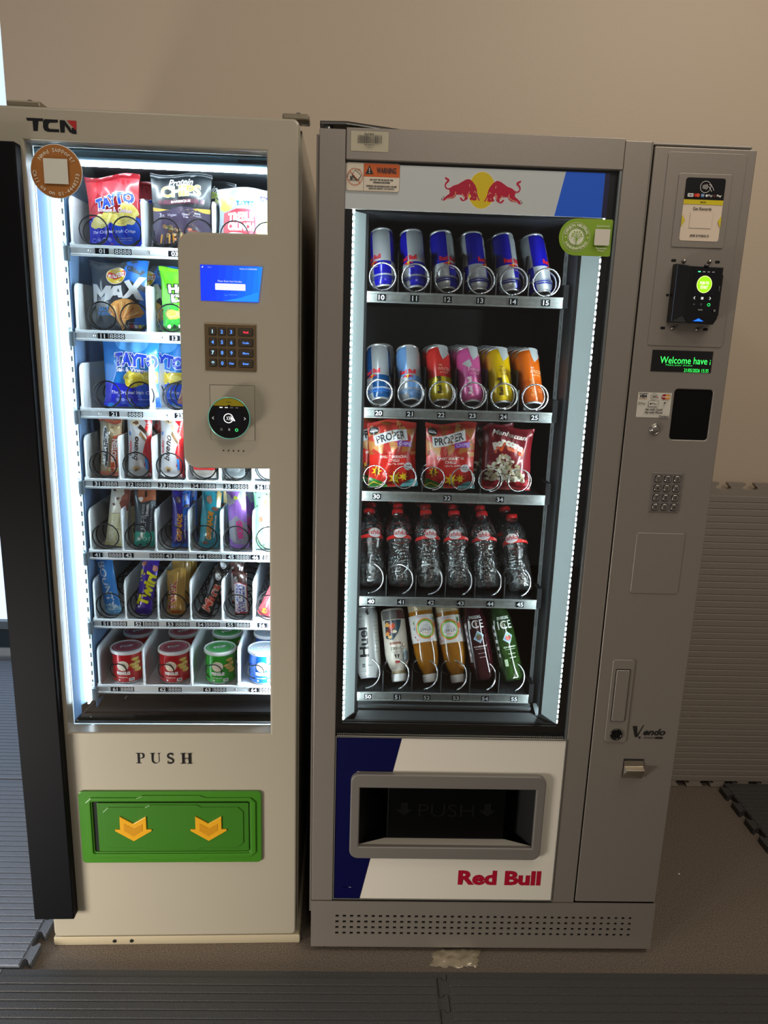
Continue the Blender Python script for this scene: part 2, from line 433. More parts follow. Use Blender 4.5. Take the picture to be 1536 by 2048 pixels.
# delivery well under the shelves
wl = MB().box(.068, .5225, .085, .60, .572, .578, BK)
wl.add([(.068, .046, .571), (.105, .12, .60), (.105, .12, .606), (.068, .046, .576)], [(0, 1, 2, 3)], mat('2a2328', .35, .3))
wl.box(.15, .52, .14, .145, .578, .592, mat('0c0e12', .5, .1, spec=.3)).box(.15, .52, .30, .305, .578, .60, mat('0c0e12', .5, .1, spec=.3))
wl.box(.11, .54, .56, .565, .58, .64, mat('0c0e12', .5, spec=.3))
wl.build('delivery_well', m1)
boxo('label_strip', .30, .309, .555, .5595, .590, .64, mat('c6ced2', .5), m1)
boxo('circuit_label', .43, .452, .40, .402, .592, .606, mat('c6ced2', .5), m1)
for (sx, sy, sz) in ((.072, .0475, .5745), (.098, .06, .5760), (.155, .138, .583), (.158, .138, .588), (.30, .54, .60), (.35, .54, .60)):
    o = MB().lathe([(0, .0012), (.0016, .0008), (.0022, 0)], mat('d8dde0', .25, .9), 10).build('screw', m1); o.location = (sx, sy, sz); o.rotation_euler = (pi / 2, 0, 0)
# black pillar on the hinge side
plate('door_pillar', [rrect(-.030, .1008, .0612, 1.783, .003)], -.0285, -.0005, mat('050508', .6, 0, 0, spec=.15), m1, .003, 2)
# logo, PUSH, screen, keypad
pr = Print()
pr.poly([(.0741, 1.8300), (.1055, 1.8300), (.1045, 1.8250), (.0965, 1.8250), (.0940, 1.8080), (.0860, 1.8080), (.0855, 1.8250), (.0758, 1.8250)], '0a0a10')
pr.poly([(.1075, 1.8290), (.1320, 1.8290), (.1315, 1.8240), (.1180, 1.8235), (.1140, 1.8210), (.1135, 1.8150), (.1160, 1.8128), (.1330, 1.8126), (.1330, 1.8076), (.1120, 1.8076), (.1060, 1.8100), (.1040, 1.8150), (.1045, 1.8250)], '0a0a10')
pr.poly([(.1350, 1.8285), (.1440, 1.8285), (.1530, 1.8170), (.1560, 1.8115), (.1560, 1.8160), (.1640, 1.8170), (.1650, 1.8060), (.1580, 1.8060), (.1520, 1.8085), (.1440, 1.8200), (.1430, 1.8075), (.1350, 1.8075)], '0a0a10')
pr.poly([(.1480, 1.8285), (.1655, 1.8285), (.1650, 1.8150), (.1625, 1.8130)], 'b02a2a')
pr.build(wallf(0), 'logo_print', m1)
def serif(s, x, z, h):
    t = h * .2; w = h * .72; n = h * .10; c = '0c0c0c'
    def R(a, b, c2, d): pr.rect(x + a, z + b, x + c2, z + d, c)
    if s in 'PH':
        R(.18 * w, 0, .18 * w + t, h); R(0, 0, .2 * w + t * 1.5, n * .6); R(0, h - n * .6, .2 * w + t * 1.5, h)
    if s == 'P': pr.poly([(x + .18 * w + t, z + h), (x + .7 * w, z + h)] + ell(x + .72 * w, z + h * .74, .30 * w, h * .26, 12, 90, -90)[1:-1] + [(x + .18 * w + t, z + h * .48), (x + .18 * w + t, z + h * .53)] + ell(x + .62 * w, z + h * .74, .17 * w, h * .205, 12, -90, 90) + [(x + .18 * w + t, z + h * .945)], c)
    if s == 'H':
        R(.95 * w, 0, .95 * w + t, h); R(.78 * w, 0, 1.0 * w + t * 1.3, n * .6); R(.78 * w, h - n * .6, 1.0 * w + t * 1.3, h); R(.2 * w, h * .47, w, h * .53)
    if s == 'U':
        pr.poly([(x + .12 * w, z + h), (x + .12 * w, z + .35 * h)] + ell(x + .58 * w, z + .33 * h, .46 * w, .34 * h, 14, 180, 360) + [(x + 1.04 * w, z + h), (x + .97 * w, z + h)] + ell(x + .66 * w, z + .33 * h, .31 * w, .27 * h, 14, 360, 180) + [(x + .12 * w + t, z + h)], c)
        R(-.02 * w, h - n * .6, .25 * w + t, h); R(.85 * w, h - n * .6, 1.16 * w, h)
    if s == 'S':
        a = ell(x + .45 * w, z + .74 * h, .30 * w, .21 * h, 12, 40, 250) + [(x + .45 * w, z + .52 * h)] + ell(x + .45 * w, z + .26 * h, .32 * w, .22 * h, 12, 70, -140)
        pr.poly(stroke(a, t * .72), c); R(.70 * w, .74 * h, .78 * w, h); R(.10 * w, 0, .18 * w, .28 * h)
pr = Print()
for k, chh in enumerate('PUSH'): serif(chh, (.2150, .2475, .2835, .3150)[k], .4940, .0265)
pr.build(wallf(0), 'push_print', m1)
# green push flap assembly
GR = mat('3f7d1c', .35, 0, .2); GRd = mat('38721a', .38, 0, .15)
def octo(x0, z0, x1, z1, dx, dz):  # rectangle stepped outward in the middle
    mx0 = x0 + (x1 - x0) * .30; mx1 = x0 + (x1 - x0) * .70
    return [(x0 + .012, z0), (mx0, z0), (mx0 + dx, z0 - dz), (mx1 - dx, z0 - dz), (mx1, z0), (x1 - .012, z0), (x1, z0 + .012), (x1, z1 - .012), (x1 - .012, z1), (mx1, z1), (mx1 - dx, z1 + dz), (mx0 + dx, z1 + dz), (mx0, z1), (x0 + .012, z1), (x0, z1 - .012), (x0, z0 + .012)]
fb = plate('flap_bezel', [rrect(.0815, .2365, .4975, .4250, .010), rrect(.1120, .2660, .4700, .3985, .004)], -.006, .0, GR, m1, .0015)
plate('bezel_ridge', [octo(.0975, .2530, .4845, .4100, .012, .006), rrect(.1085, .2625, .4735, .4020, .006)], -.0095, -.0055, GR, fb, .0015)
boxo('flap_shadow_gap', .1120, .4700, -.0025, -.0005, .2660, .3985, mat('071004', .8), fb)
fl = plate('push_flap', [rrect(.1225, .2685, .4685, .3960, .003)], -.0075, -.0028, GRd, fb, .001)
plate('flap_panel', [octo(.1360, .2800, .4560, .3860, .010, .006)], -.0095, -.0074, GRd, fb, .001)
YE = mat('e0a21c', .35, 0, .2); YEd = mat('c88a12', .4)
for cx in (.2040, .3760):
    plate('down_arrow', [[(cx - .030, .3640), (cx, .3450), (cx + .030, .3640), (cx + .030, .3300), (cx + .0415, .3300), (cx + .0415, .3260), (cx, .2990), (cx - .0415, .3260), (cx - .0415, .3300), (cx - .030, .3300)]], -.0125, -.0094, YE, fb, .0008)
    plate('arrow_inset', [[(cx - .021, .3460), (cx, .3340), (cx + .021, .3460), (cx + .021, .3270), (cx, .3120), (cx - .021, .3270)]], -.0132, -.0124, YEd, fb, .0003)
# control panel fittings
scr = boxo('screen', .3865, .4995, -.0012, -.0002, 1.5145, 1.5820, glow('0d35e8', .85), m1)
pr = Print()
for k in range(8): pr.poly([(.3870 + .0140 * (k + 1.0), 1.5150), (.4990, 1.5150), (.4990, 1.5815 - .0), (.3870 + .0140 * (k + 1.6), 1.5815)], glow(('0d38ea', '0d40ee', '0e4af0', '0f54f0', '1060f0', '126af0', '1474f0', '177ef0')[k], .85))
pr.poly([(.43, 1.5150), (.4990, 1.5150), (.4990, 1.5340), (.485, 1.5290), (.462, 1.5215)], glow('1c86f4', .85))
pr.poly(rrect(.4150, 1.5355, .4740, 1.5480, .0012), glow('d9dcfa', .85))
pr.text('Please Enter Item Number', .4440, 1.5525, .047, .0034, glow('c9d2fa', .9), .0)
pr.text('WELCOME', .4490, 1.5270, .017, .0026, glow('4f8cf0', .9), .0)
pr.poly(ring(.4360, 1.5275, .0022, .0030, 20, 180, 360), glow('4f8cf0', .9))
pr.text('Machine ID: 0000000000', .4800, 1.5765, .034, .0026, glow('c9d8fa', .9), .0)
pr.poly([(.3890, 1.5765), (.3925, 1.5765), (.3925, 1.5800)], glow('c9d8fa', .9)); pr.text('16°C', .4050, 1.5775, .007, .0026, glow('8fa8f0', .9), .0)
pr.build(wallf(-.0013), 'screen_display', scr)
kp = plate('keypad', [rrect(.3920, 1.3790, .4940, 1.4715, .001)], -.0022, -.0002, mat('8f7a5c', .32, .75), m1, .0012)
kx = (.4080, .4265, .4450); rowz = (1.4560, 1.4355, 1.4150, 1.3945)
lab = (('1', '2', '3', 'w:Void'), ('4', '5', '6', 'w:Code'), ('7', '8', '9', 'w:More'), ('*', '0', 'Clear', 'w:Enter'))
KR = mat('97826a', .3, .8); KD = mat('3c3630', .4, .5)
for j in range(4):
    for i in range(4):
        wide = i == 3; cx = .4735 if wide else kx[i]; hw = .0135 if wide else .0066; hz = .0066
        k = MB(); t = lab[j][i].replace('w:', '')
        me = curve_mesh([rrect(cx - hw - .0012, rowz[j] - hz - .0012, cx + hw + .0012, rowz[j] + hz + .0012, .0025, 3)], .0002)
        k.add([(v.co.x, -.0024 - v.co.z, v.co.y) for v in me.vertices], [tuple(p.vertices) for p in me.polygons], KD)
        me = curve_mesh([rrect(cx - hw, rowz[j] - hz, cx + hw, rowz[j] + hz, .0022, 3)], .0009, .0005)
        k.add([(v.co.x, -.0034 - v.co.z, v.co.y) for v in me.vertices], [tuple(p.vertices) for p in me.polygons], mat('5c5348', .35, .6))
        gc = glow('ff2f4c', 1.2) if (wide and j == 0) else (glow('a8dcff', 1.1) if t in '17*' else glow('4f8dff', 1.2))
        V, T = glyphs(t, .03)
        xs = [p[0] for p in V]; ys = [p[1] for p in V]; hh = .0072 if len(t) == 1 else .0042
        sy = hh / max(max(ys) - min(ys), .3); ww = (max(xs) - min(xs)); sx = min(sy, (2 * hw - .003) / ww)
        k.add([(cx + (p[0] - (min(xs) + max(xs)) / 2) * sx, -.00445, rowz[j] + (p[1] - (min(ys) + max(ys)) / 2) * sy) for p in V], T, gc)
        k.build('key', kp)
# reader plate and round reader
plate('reader_plate', [rrect(.4002, 1.2395, .4895, 1.3505, .001)], -.0010, .0002, BGs, m1, .0004)
gz = MB()
for (a, b2, c, d) in ((.3996, .4898, 1.3503, 1.3510), (.3996, .4003, 1.2395, 1.3510), (.4891, .4898, 1.2395, 1.3510)): gz.box(a, b2, -.0009, -.0002, c, d, mat('2a241b', .8))
gz.build('plate_gap', m1)
rd = empty('card_reader', m1, (.4415, 0, 1.2870))
RM = Matrix.Rotation(pi / 2, 4, 'X')
MB().lathe([(.030, 0), (.036, .004), (.041, .018), (.0425, .024), (.0425, .026), (0, .026)], mat('0b0c0e', .35), 48, M=RM).build('housing', rd)
MB().lathe([(.0405, .0262), (.0425, .0268), (.0425, .0250), (.0405, .0250)], mat('7fd6c0', .25, .2, .4), 48, M=RM).build('rim', rd)
MB().lathe([(.0405, .0264), (0, .0264)], mat('050507', .12, 0, .5), 48, M=RM).build('face', rd)
pr = Print()
pr.poly(ell(0, 0, .0400, .0400, 24, 38, 142), '9a8a12')
pr.text('NAYAX', 0, .0320, .0090, .0022, '2a2608', .02)
pr.poly(ell(0, .0238, .0035, .0030, 8, 0, 180), '050507')
pr.rect(-.024, -.016, .024, .016, mat('11131c', .2))
for k, cc in enumerate(('f2fff4', 'cfd4d8', '4a4c50', '4a4c50')): pr.rect(-.0185 + k * .0105, .0205, -.0125 + k * .0105, .0222, glow(cc, .9))
hand = glow('f4f4f6', .9)
pr.poly(ring(-.001, 0, .0082, .0098, 28), hand)
for k in range(3): pr.poly(ring(-.0085 + k * .003, 0, .0048 + k * .001, .0060 + k * .001, 10, -38, 38), hand)
pr.poly([(.003, .002), (.0085, .0018), (.0125, -.0045), (.0105, -.006), (.007, -.0015), (.003, -.002)], hand)
for sx in (-1, 1): pr.poly(stroke([(sx * .0320 - sx * .002, .0025), (sx * .0335, 0), (sx * .0320 - sx * .002, -.0025)], .0009), glow('cfd4d8', .8))
pr.poly(stroke([(-.0175, -.0200), (-.0130, -.0250)], .0008), glow('6a6c70', .7)); pr.poly(stroke([(-.0175, -.0250), (-.0130, -.0200)], .0008), glow('6a6c70', .7))
pr.rect(-.0015, -.0250, .0022, -.0200, glow('6a6c70', .7))
pr.poly(ring(.0150, -.0232, .0020, .0031, 20), glow('3fe07a', 1.2))
pr.build(lambda a, b2, off: (a, -.0266 - off, b2), 'display', rd)
for k in range(5): MB().lathe([(0, .0006), (.0015, .0006), (.0015, 0)], mat('0a0806', .9), 10, M=Matrix.Translation((.4248 + k * .01025, 0, 1.2171)) @ RM).build('speaker_hole', m1)
# support sticker
st = MB().lathe([(.0478, 0), (.0478, .0006), (0, .0006)], mat('f0efe8', .5), 56, M=Matrix.Translation((.1236, -.0003, 1.7395)) @ RM).build('support_sticker', m1)
pr = Print(); pr.poly(ell(.1236, 1.7395, .0466, .0466, 56), mat('a8692a', .5))
cx_, cz_ = .1236, 1.7395
tx = mat('dccdb2', .5)
pr.arc('Need Support?', cx_, cz_, .0368, 86, .0072, tx, 9.3, .02)
pr.arc('Call us on 01-4448233', cx_, cz_, .0400, 268, .0072, tx, 8.4, .02, True)
pr.rect(.1015, 1.7170, .1460, 1.7610, mat('d9d5c6', .5))
pr.build(wallf(-.0011), 'sticker_print', st)

# shelves of the beige machine
RAIL = mat('dde6ea', .3, .2); TRAY = mat('dfe4e6', .4); DIV = mat('dbe3e6', .25, 0, .3); TAGD = mat('0a0d14', .6, spec=.1); TAGW = mat('eef4f8', .4)
S1 = [(1.6210, 142, 974), (1.4505, 153, 955), (1.2865, 162, 930), (1.1320, 172, 914), (.9680, 182, 891), (.8025, 190, 873), (.6375, 197, 854)]
def tagmesh(items, z, y, hh=.0062):
    """number labels with their digits, one mesh each"""
    out = []
    for t, x0, x1, thin in items:
        k = MB().box(x0, x1, y - .0008, y, z - hh, z + hh, TAGD)
        V, T = glyphs(t, -.004 if thin else .025); xs = [p[0] for p in V]; ys = [p[1] for p in V]
        sx = (x1 - x0 - .003) / (max(xs) - min(xs)); sy = (hh * 2 - .0032) / (max(ys) - min(ys))
        if not thin: sx = min(sx, sy * 1.15)
        k.add([((x0 + x1) / 2 + (p[0] - (min(xs) + max(xs)) / 2) * sx, y - .0011, z + (p[1] - (min(ys) + max(ys)) / 2) * sy) for p in V], T, TAGW)
        out.append(k)
    return out
def coil(name, parent, x, z, y0, R, wire, m, turns=6, pitch=.052, start=0.0, first=.006, n=22, hand=1):
    pts = []
    tot = int(turns * n)
    for i in range(tot + 1):
        a = i / n; t = start + hand * 2 * pi * a
        y = y0 + (a * first if a < .9 else .9 * first + (a - .9) * pitch)
        pts.append((x + R * sin(t), y, z + R * cos(t)))
    return MB().tube(pts, wire, m, 6).build(name, parent)
COILM = mat('0d0e10', .25, .4)
def rounded_div(parent, x, z, h, y0=.100, y1=.56, th=.0014, m=DIV):
    r = .016; pts = [(y1, z - .003), (y1, z + h)] + [(y0 + r - r * sin(radians(a)), z + h - r + r * cos(radians(a))) for a in range(0, 91, 15)] + [(y0, z - .003)]
    n = len(pts); vs = [(x - th, p[0], p[1]) for p in pts] + [(x + th, p[0], p[1]) for p in pts]
    fs = [tuple(range(n)), tuple(range(2 * n - 1, n - 1, -1))] + [(i, (i + 1) % n, n + (i + 1) % n, n + i) for i in range(n)]
    k = MB().add(vs, fs, m)
    k.add([(x - .006, y0 + .001, z + .0003), (x + .006, y0 + .001, z + .0003), (x + .0015, y0 + .004, z + .007), (x - .0015, y0 + .004, z + .007)], [(0, 1, 2, 3)], m)
    return k.build('divider', parent)
names1 = 'top second third fourth fifth sixth bottom'.split()
divs = {0: (.2512, .3950), 1: (.2543, .3970), 2: (.2540, .3960), 3: (.1800, .2530, .3260, .3985, .4710), 4: (.1790, .2530, .3265, .3985, .4710), 5: (.1780, .2520, .3260, .3985, .4700), 6: (.2117, .3225, .4330)}
tags1 = [[('01', 188, 215, 0), ('8888', 226, 260, 1), ('03', 333, 358, 0)], [('11', 194, 214, 0), ('8888', 217, 248, 1), ('13', 337, 358, 0)], [('21', 216, 236, 0), ('8888', 253, 283, 1), ('23', 346, 366, 0)],
 [(a, b2, b2 + 18, 0) for a, b2 in (('31', 185), ('32', 251), ('33', 315), ('34', 381), ('35', 446), ('36', 511))] + [('8888', b2, b2 + 30, 1) for b2 in (205, 271, 335, 401, 466, 531)],
 [(a, b2, b2 + 19, 0) for a, b2 in (('41', 186), ('42', 248), ('43', 328), ('44', 393), ('45', 452), ('46', 501))] + [('8888', b2, b2 + 27, 1) for b2 in (217, 299, 350, 416, 472, 527)],
 [(a, b2, b2 + 17, 0) for a, b2 in (('51', 203), ('52', 268), ('53', 332), ('54', 392), ('55', 452), ('56', 516))] + [('8888', b2, b2 + 28, 1) for b2 in (225, 288, 350, 411, 472, 534)],
 [(a, b2, b2 + 18, 0) for a, b2 in (('61', 220), ('62', 315), ('63', 405), ('64', 498))] + [('8888', b2, b2 + 27, 1) for b2 in (239, 334, 424, 517)]]
coils1 = {0: (.1510, .2185, .2960, .3650, .4380, .5060), 1: (.1580, .2260, .3020, .3700, .4400, .5060), 2: (.1600, .2310, .3080, .3800, .4400, .5060), 3: (.1430, .2150, .2880, .3610, .4330, .5060),
          4: (.1400, .2120, .2860, .3600, .4320, .5060), 5: (.1400, .2110, .2850, .3590, .4310, .5060), 6: (.1490, .2600, .3720, .4720)}
proto = None
for si, (zt, p0, s) in enumerate(S1):
    sh = empty('shelf', m1, (0, 0, 0)); U = lambda px: (px - p0) / s + .1065
    k = MB().box(.1015, .5440, .1015, .585, zt - .0065, zt - .004, TRAY); 
    k.build('tray', sh)
    k = MB()
    pf = [(.1000, zt - .022), (.1000, zt - .0185), (.0985, zt - .018), (.1025, zt - .0165), (.1025, zt - .006), (.0990, zt - .0045), (.0990, zt - .0005), (.103, zt + .0005), (.108, zt - .0035), (.108, zt - .022)]
    n = len(pf); vs = [(.1045, a, b2) for a, b2 in pf] + [(.5440, a, b2) for a, b2 in pf]
    k.add(vs, [(i, (i + 1) % n, n + (i + 1) % n, n + i) for i in range(n)] + [tuple(range(n)), tuple(range(2 * n - 1, n - 1, -1))], RAIL)
    k.build('price_rail', sh)
    MB().box(.0930, .1045, .088, .0985, zt - .034, zt - .004, mat('59646b', .3, .7)).add([(.088, .084, zt + .010), (.095, .084, zt + .010), (.102, .090, zt - .010), (.095, .090, zt - .010)], [(0, 1, 2, 3)], mat('8b9aa2', .3, .6)).build('shelf_hook', sh, .0015)
    MB().lathe([(0, .004), (.004, .0035), (.0055, 0)], mat('f2f6f8', .3), 14, M=Matrix.Translation((.097, .0865, zt + .009)) @ RM).build('roller', sh)
    for q in tagmesh([(t, U(a), min(U(b2), .5430), th) for t, a, b2, th in tags1[si] if U(a) < .535], zt - .0113, .1022, .0062): q.build('slot_label', sh)
    for px in ([176, 296] if si == 0 else [187, 323] if si == 1 else [197, 332] if si == 2 else [469] if si == 6 else []):
        o = MB().lathe([(0, .0016), (.0022, .001), (.003, 0)], mat('e8ecee', .2, .9), 12, M=Matrix.Translation((U(px), .1022, zt - .0113)) @ RM).build('screw', sh)
    hd = .095
    for x in divs[si]: rounded_div(sh, x, zt, hd)
    rounded_div(sh, .1085, zt, hd)
    for x in coils1[si]:
        if si == 6: coil('spiral_coil', sh, x, zt + .030, .106, .0200, .0014, COILM, 4, .085, -.6, .02)
        else: coil('spiral_coil', sh, x, zt + (.031 if si > 2 else .030), .1045, .0285 if si < 5 else .0300, .0015, COILM, 7, .045, 2.2)
    if si == 6:
        sl = MB()
        for x in (.245, .355, .470):
            for q in range(5): sl.box(x + q * .006 - .012, x + q * .006 - .0095, .20, .203, zt + .012, zt + .026, mat('20262a', .7))
        sl.build('tray_slot', sh)
        sl = MB()
        for x in (.135, .155, .245, .265, .355, .375, .47):
            sl.lathe([(0, .0004), (.002, .0004), (.002, 0)], mat('1a1e22', .8), 8, M=Matrix.Translation((x, .15, zt - .0035)))
        sl.build('tray_hole', sh)

# ---------------------------------------------------------------- grey drinks machine
m2 = empty('vending_machine', None, (0, 0, 0))
tag(m2, 'tall grey drinks vending machine with payment column, red bulls banner and dark chute', 'vending machine')
GY = mat('8e857b', .38, .35, 0, bump=.12, bs=700); GYd = mat('7f786f', .42, .3, 0, bump=.1, bs=700)
BKp = mat('0b0c0e', .3)
plate('door_frame', [rrect(.0, .1455, .0495, 1.830, .002)], 0, .05, GY, m2, .0015)
plate('top_bar', [rrect(.0505, 1.7780, .5750, 1.8330, .0015)], -.0015, .05, GY, m2, .0012)
plate('door_frame', [rrect(.5755, .1455, .6290, 1.830, .002)], 0, .05, GY, m2, .0015)
boxo('frame_bead', .5700, .5752, .0015, .020, .575, 1.778, mat('9aa0a0', .25, .8), m2, .0008)
boxo('frame_bead', .6265, .6288, -.0012, .010, .1455, 1.830, mat('9b958a', .25, .6), m2, .0005)
# black window surround
plate('window_border', [[(.0500, .5785), (.5703, .5785), (.5703, 1.7775), (.0500, 1.7775)], [(.0640, .6040), (.5545, .6040), (.5545, 1.6925), (.0640, 1.6925)]], .0145, .0190, BKp, m2)
boxo('glass', .0500, .5702, .0070, .0085, .5790, 1.7772, glass_mat(.97, 1.0), m2)
vb = MB()
for k in range(120): vb.box(.054 + k * .0043, .0556 + k * .0043, .0060, .0068, .5800, .5830, mat('8f8c84', .5))
vb.build('seal_teeth', m2)['kind'] = 'stuff'
bn = boxo('banner', .0500, .5550, .0105, .0140, 1.6930, 1.7735, lit('e6e6dc', .45, .22), m2)  # slight glow put into the banner and its inks to brighten them
pr = Print()
pr.poly([(.4699, 1.7735), (.4537, 1.6930), (.5455, 1.6930), (.5455, 1.7735)], lit('0a5bd0', .45, .35))
pr.poly([(.5455, 1.6930), (.5455, 1.7735), (.5550, 1.7735), (.5550, 1.6930)], mat('23246a', .4))
LX, LZ, LS = .3105, 1.7345, .1530 / 1250
def lg(p): return (LX + (p[0] - 795) * LS, LZ - (p[1] - 445) * LS)
pr.poly([lg(p) for p in ell(795, 445, 212, 268, 40)], lit('e8c40c', .5, .3))
bull = [(590, 288), (640, 318), (690, 375), (716, 430), (726, 490), (745, 545), (772, 588), (765, 600), (742, 592), (722, 562), (718, 590), (690, 600), (650, 592), (615, 592), (612, 572), (632, 545), (622, 515), (600, 505), (588, 540), (584, 575), (560, 595), (520, 612), (490, 612), (455, 572), (470, 558), (490, 568), (508, 592), (530, 590), (530, 565), (500, 535), (490, 522), (400, 520), (385, 552), (350, 578), (300, 582), (245, 592), (215, 615), (190, 617), (200, 585), (240, 548), (280, 520), (296, 500), (285, 452), (262, 452), (228, 440), (208, 400), (215, 360), (240, 330), (252, 318), (218, 305), (208, 270), (250, 285), (282, 305), (278, 335), (250, 360), (230, 385), (234, 415), (262, 434), (300, 425), (345, 392), (420, 368), (480, 330), (540, 296)]
REDB = lit('b4052e', .5, .35); CRM = lit('f0c88e', .5, .3)
for sgn in (1, -1):
    f = (lambda p: lg(p)) if sgn == 1 else (lambda p: lg((1612 - p[0], p[1] + 12)))
    pr.poly([f(p) for p in bull], REDB)
    for st_ in ([(595, 365), (603, 385), (604, 402)], [(385, 480), (388, 515), (365, 545), (330, 565), (285, 572), (248, 585)], [(600, 470), (594, 500), (572, 520), (578, 560)], [(490, 505), (510, 535), (540, 560)], [(672, 480), (690, 462), (702, 480), (708, 500)], [(715, 545), (735, 570), (752, 590)], [(615, 525), (635, 545)]):
        pr.poly([f(p) for p in stroke(st_, 9, 5)], CRM)
    pr.poly([f(p) for p in ell(672, 556, 9, 6, 8)], CRM)
    pr.poly([f(p) for p in ell(176, 596, 7, 16, 8)], mat('3a1010', .5)); pr.poly([f(p) for p in ell(200, 565, 12, 6, 8)], mat('3a1010', .5))
pr.build(wallf(.0104), 'logo_print', bn)
# hinge plate on top
MB().add([(.002, .004, 1.838), (.05, .0, 1.838), (.20, .06, 1.838), (.18, .11, 1.838), (.0, .05, 1.838), (.002, .004, 1.843), (.05, .0, 1.843), (.20, .06, 1.843), (.18, .11, 1.843), (.0, .05, 1.843)],
    [(0, 1, 2, 3, 4), (9, 8, 7, 6, 5)] + [(i, (i + 1) % 5, 5 + (i + 1) % 5, 5 + i) for i in range(5)], mat('6e6c68', .35, .6)).build('hinge_plate', m2, .0015)
MB().lathe([(0, .012), (.007, .012), (.009, .010), (.009, 0)], mat('8a8883', .25, .8), 18).build('hinge_pin', m2).location = (.016, .016, 1.831)
# cabinet shell
cb = MB()
cb.box(-.006, -.0015, .012, .66, .105, 1.822, GYd).box(.0, .004, .052, .66, .146, 1.826, GYd).box(.8245, .8285, .045, .66, .148, 1.826, GYd).box(.0, .8285, .052, .66, 1.826, 1.830, GYd).box(.004, .8245, .656, .66, .148, 1.826, GYd).box(.626, .630, .052, .66, .148, 1.826, GYd)
cb.build('cabinet', m2)
# payment column door
cd = plate('column_door', [rrect(.6325, .1485, .8285, 1.8225, .003), rrect(.7262, 1.2685, .8055, 1.3715, .007)], 0, .045, GY, m2, .0022, 2)
boxo('column_cap', .6315, .8240, .012, .20, 1.826, 1.8315, GYd, m2, .002)
boxo('column_gap', .6290, .6325, .020, .05, .1485, 1.8225, mat('050505', .9), m2)
boxo('dark_window', .7265, .8052, .0030, .0060, 1.2690, 1.3710, mat('020202', .5, spec=.2), m2)
def raised(nm, x0, z0, x1, z1, r, h=.0016, m=GY, parent=None):
    return plate(nm, [rrect(x0, z0, x1, z1, r)], -h, .0004, m, parent or m2, min(.0011, h * .6), 2)
raised('raised_panel', .6590, 1.4560, .8105, 1.8140, .006)
raised('raised_panel', .6830, 1.6430, .7860, 1.7770, .005, .0034)
raised('blank_panel', .6810, .9335, .7850, 1.0690, .005)
# rewards sticker
stk = plate('payment_sticker', [rrect(.6970, 1.6555, .7735, 1.7690, .0045)], -.0040, -.0033, mat('d8c4ae', .45), m2)
pr = Print()
pr.poly([(.6970, 1.7300), (.7735, 1.7300)] + [(p[0], p[1]) for p in ell(.7690, 1.7645, .0045, .0045, 5, 0, 90)] + ell(.7015, 1.7645, .0045, .0045, 5, 90, 180), mat('060607', .3))
pr.rect(.6970, 1.7215, .7735, 1.7300, mat('cdb80a', .4))
pr.text('NAYAX', .7350, 1.7255, .0110, .0032, '141204', .04)
pr.text('Get Rewards', .7345, 1.7140, .0360, .0058, mat('2a2622', .5), .01)
pr.rect(.7130, 1.6790, .7560, 1.7080, mat('d8c4ae', .5))
pr.text('8839803', .7350, 1.6650, .0370, .0042, mat('2a2622', .5), .005)
Y = mat('cdb80a', .4)
pr.poly([(.6970, 1.7030), (.7030, 1.6920), (.6970, 1.6800)], Y); pr.poly([(.7735, 1.7030), (.7675, 1.6920), (.7735, 1.6800)], Y)
W = mat('e8e4dc', .45)
pr.poly(ring(.7355, 1.7530, .0098, .0105, 30), W)
for k in range(4): pr.poly(ring(.7260 + k * .0016, 1.7530, .0045 + k * .0010, .0054 + k * .0010, 10, -36, 36), W)
pr.poly(stroke([(.7415, 1.7565), (.7450, 1.7575), (.7485, 1.7530), (.7520, 1.7470)], .0008), W); pr.poly(stroke([(.7405, 1.7540), (.7440, 1.7500), (.7480, 1.7450)], .0008), W)
pr.rect(.7025, 1.7345, .7135, 1.7405, W); pr.text('VISA', .7080, 1.7375, .0080, .0030, '28303e', .04, .3)
pr.poly(ell(.7180, 1.7375, .0033), mat('c01a14', .4)); pr.poly(ell(.7225, 1.7375, .0033), mat('d8502a', .4))
pr.rect(.7280, 1.7345, .7345, 1.7405, mat('5a7aa8', .4)); pr.text('AM', .7312, 1.7375, .0045, .0024, W, .0)
pr.poly(ell(.7388, 1.7372, .0022), W); pr.text('Pay', .7460, 1.7370, .0085, .0052, W, .0)
pr.poly(ring(.7540, 1.7372, .0014, .0021, 16, 20, 330), mat('a04a44', .4)); pr.text('Pay', .7630, 1.7370, .0092, .0052, W, .03)
pr.build(wallf(-.0041), 'sticker_print', stk)
# square card reader on the column
rd2 = empty('card_reader', m2, (.7385, 0, 1.5545)); K = mat('0a0a0c', .3, 0, .2)
MB().add([(-.047, 0, -.0535), (-.047, 0, .0575), (-.045, -.018, .0570), (-.045, -.018, -.0520), (.043, 0, -.0535), (.043, 0, .0540), (.041, -.030, .0520), (.041, -.030, -.0440), (-.028, -.034, .0530), (-.028, -.034, -.0400), (-.018, -.034, -.0540), (.033, -.030, -.0540)],
    [(0, 1, 2, 3), (3, 2, 8, 9), (2, 1, 5, 6, 8), (4, 7, 6, 5), (9, 8, 6, 7), (9, 7, 11, 10), (3, 9, 10), (0, 3, 10, 11, 7, 4), ], K).build('housing', rd2, .0015)
boxo('side_grip', .0410, .0480, -.020, -.001, -.040, .040, K, rd2, .003)
boxo('camera_bump', .0015, .0105, -.0350, -.030, .0500, .0560, K, rd2, .002)
pr = Print()
pr.rect(-.0150, -.0015, .0270, .0360, mat('14151c', .2))
pr.poly(ell(.0060, .0190, .0152, .0160, 36), glow('e8f8a0', .9)); pr.poly(ell(.0060, .0190, .0140, .0148, 36), glow('8fdc10', .95))
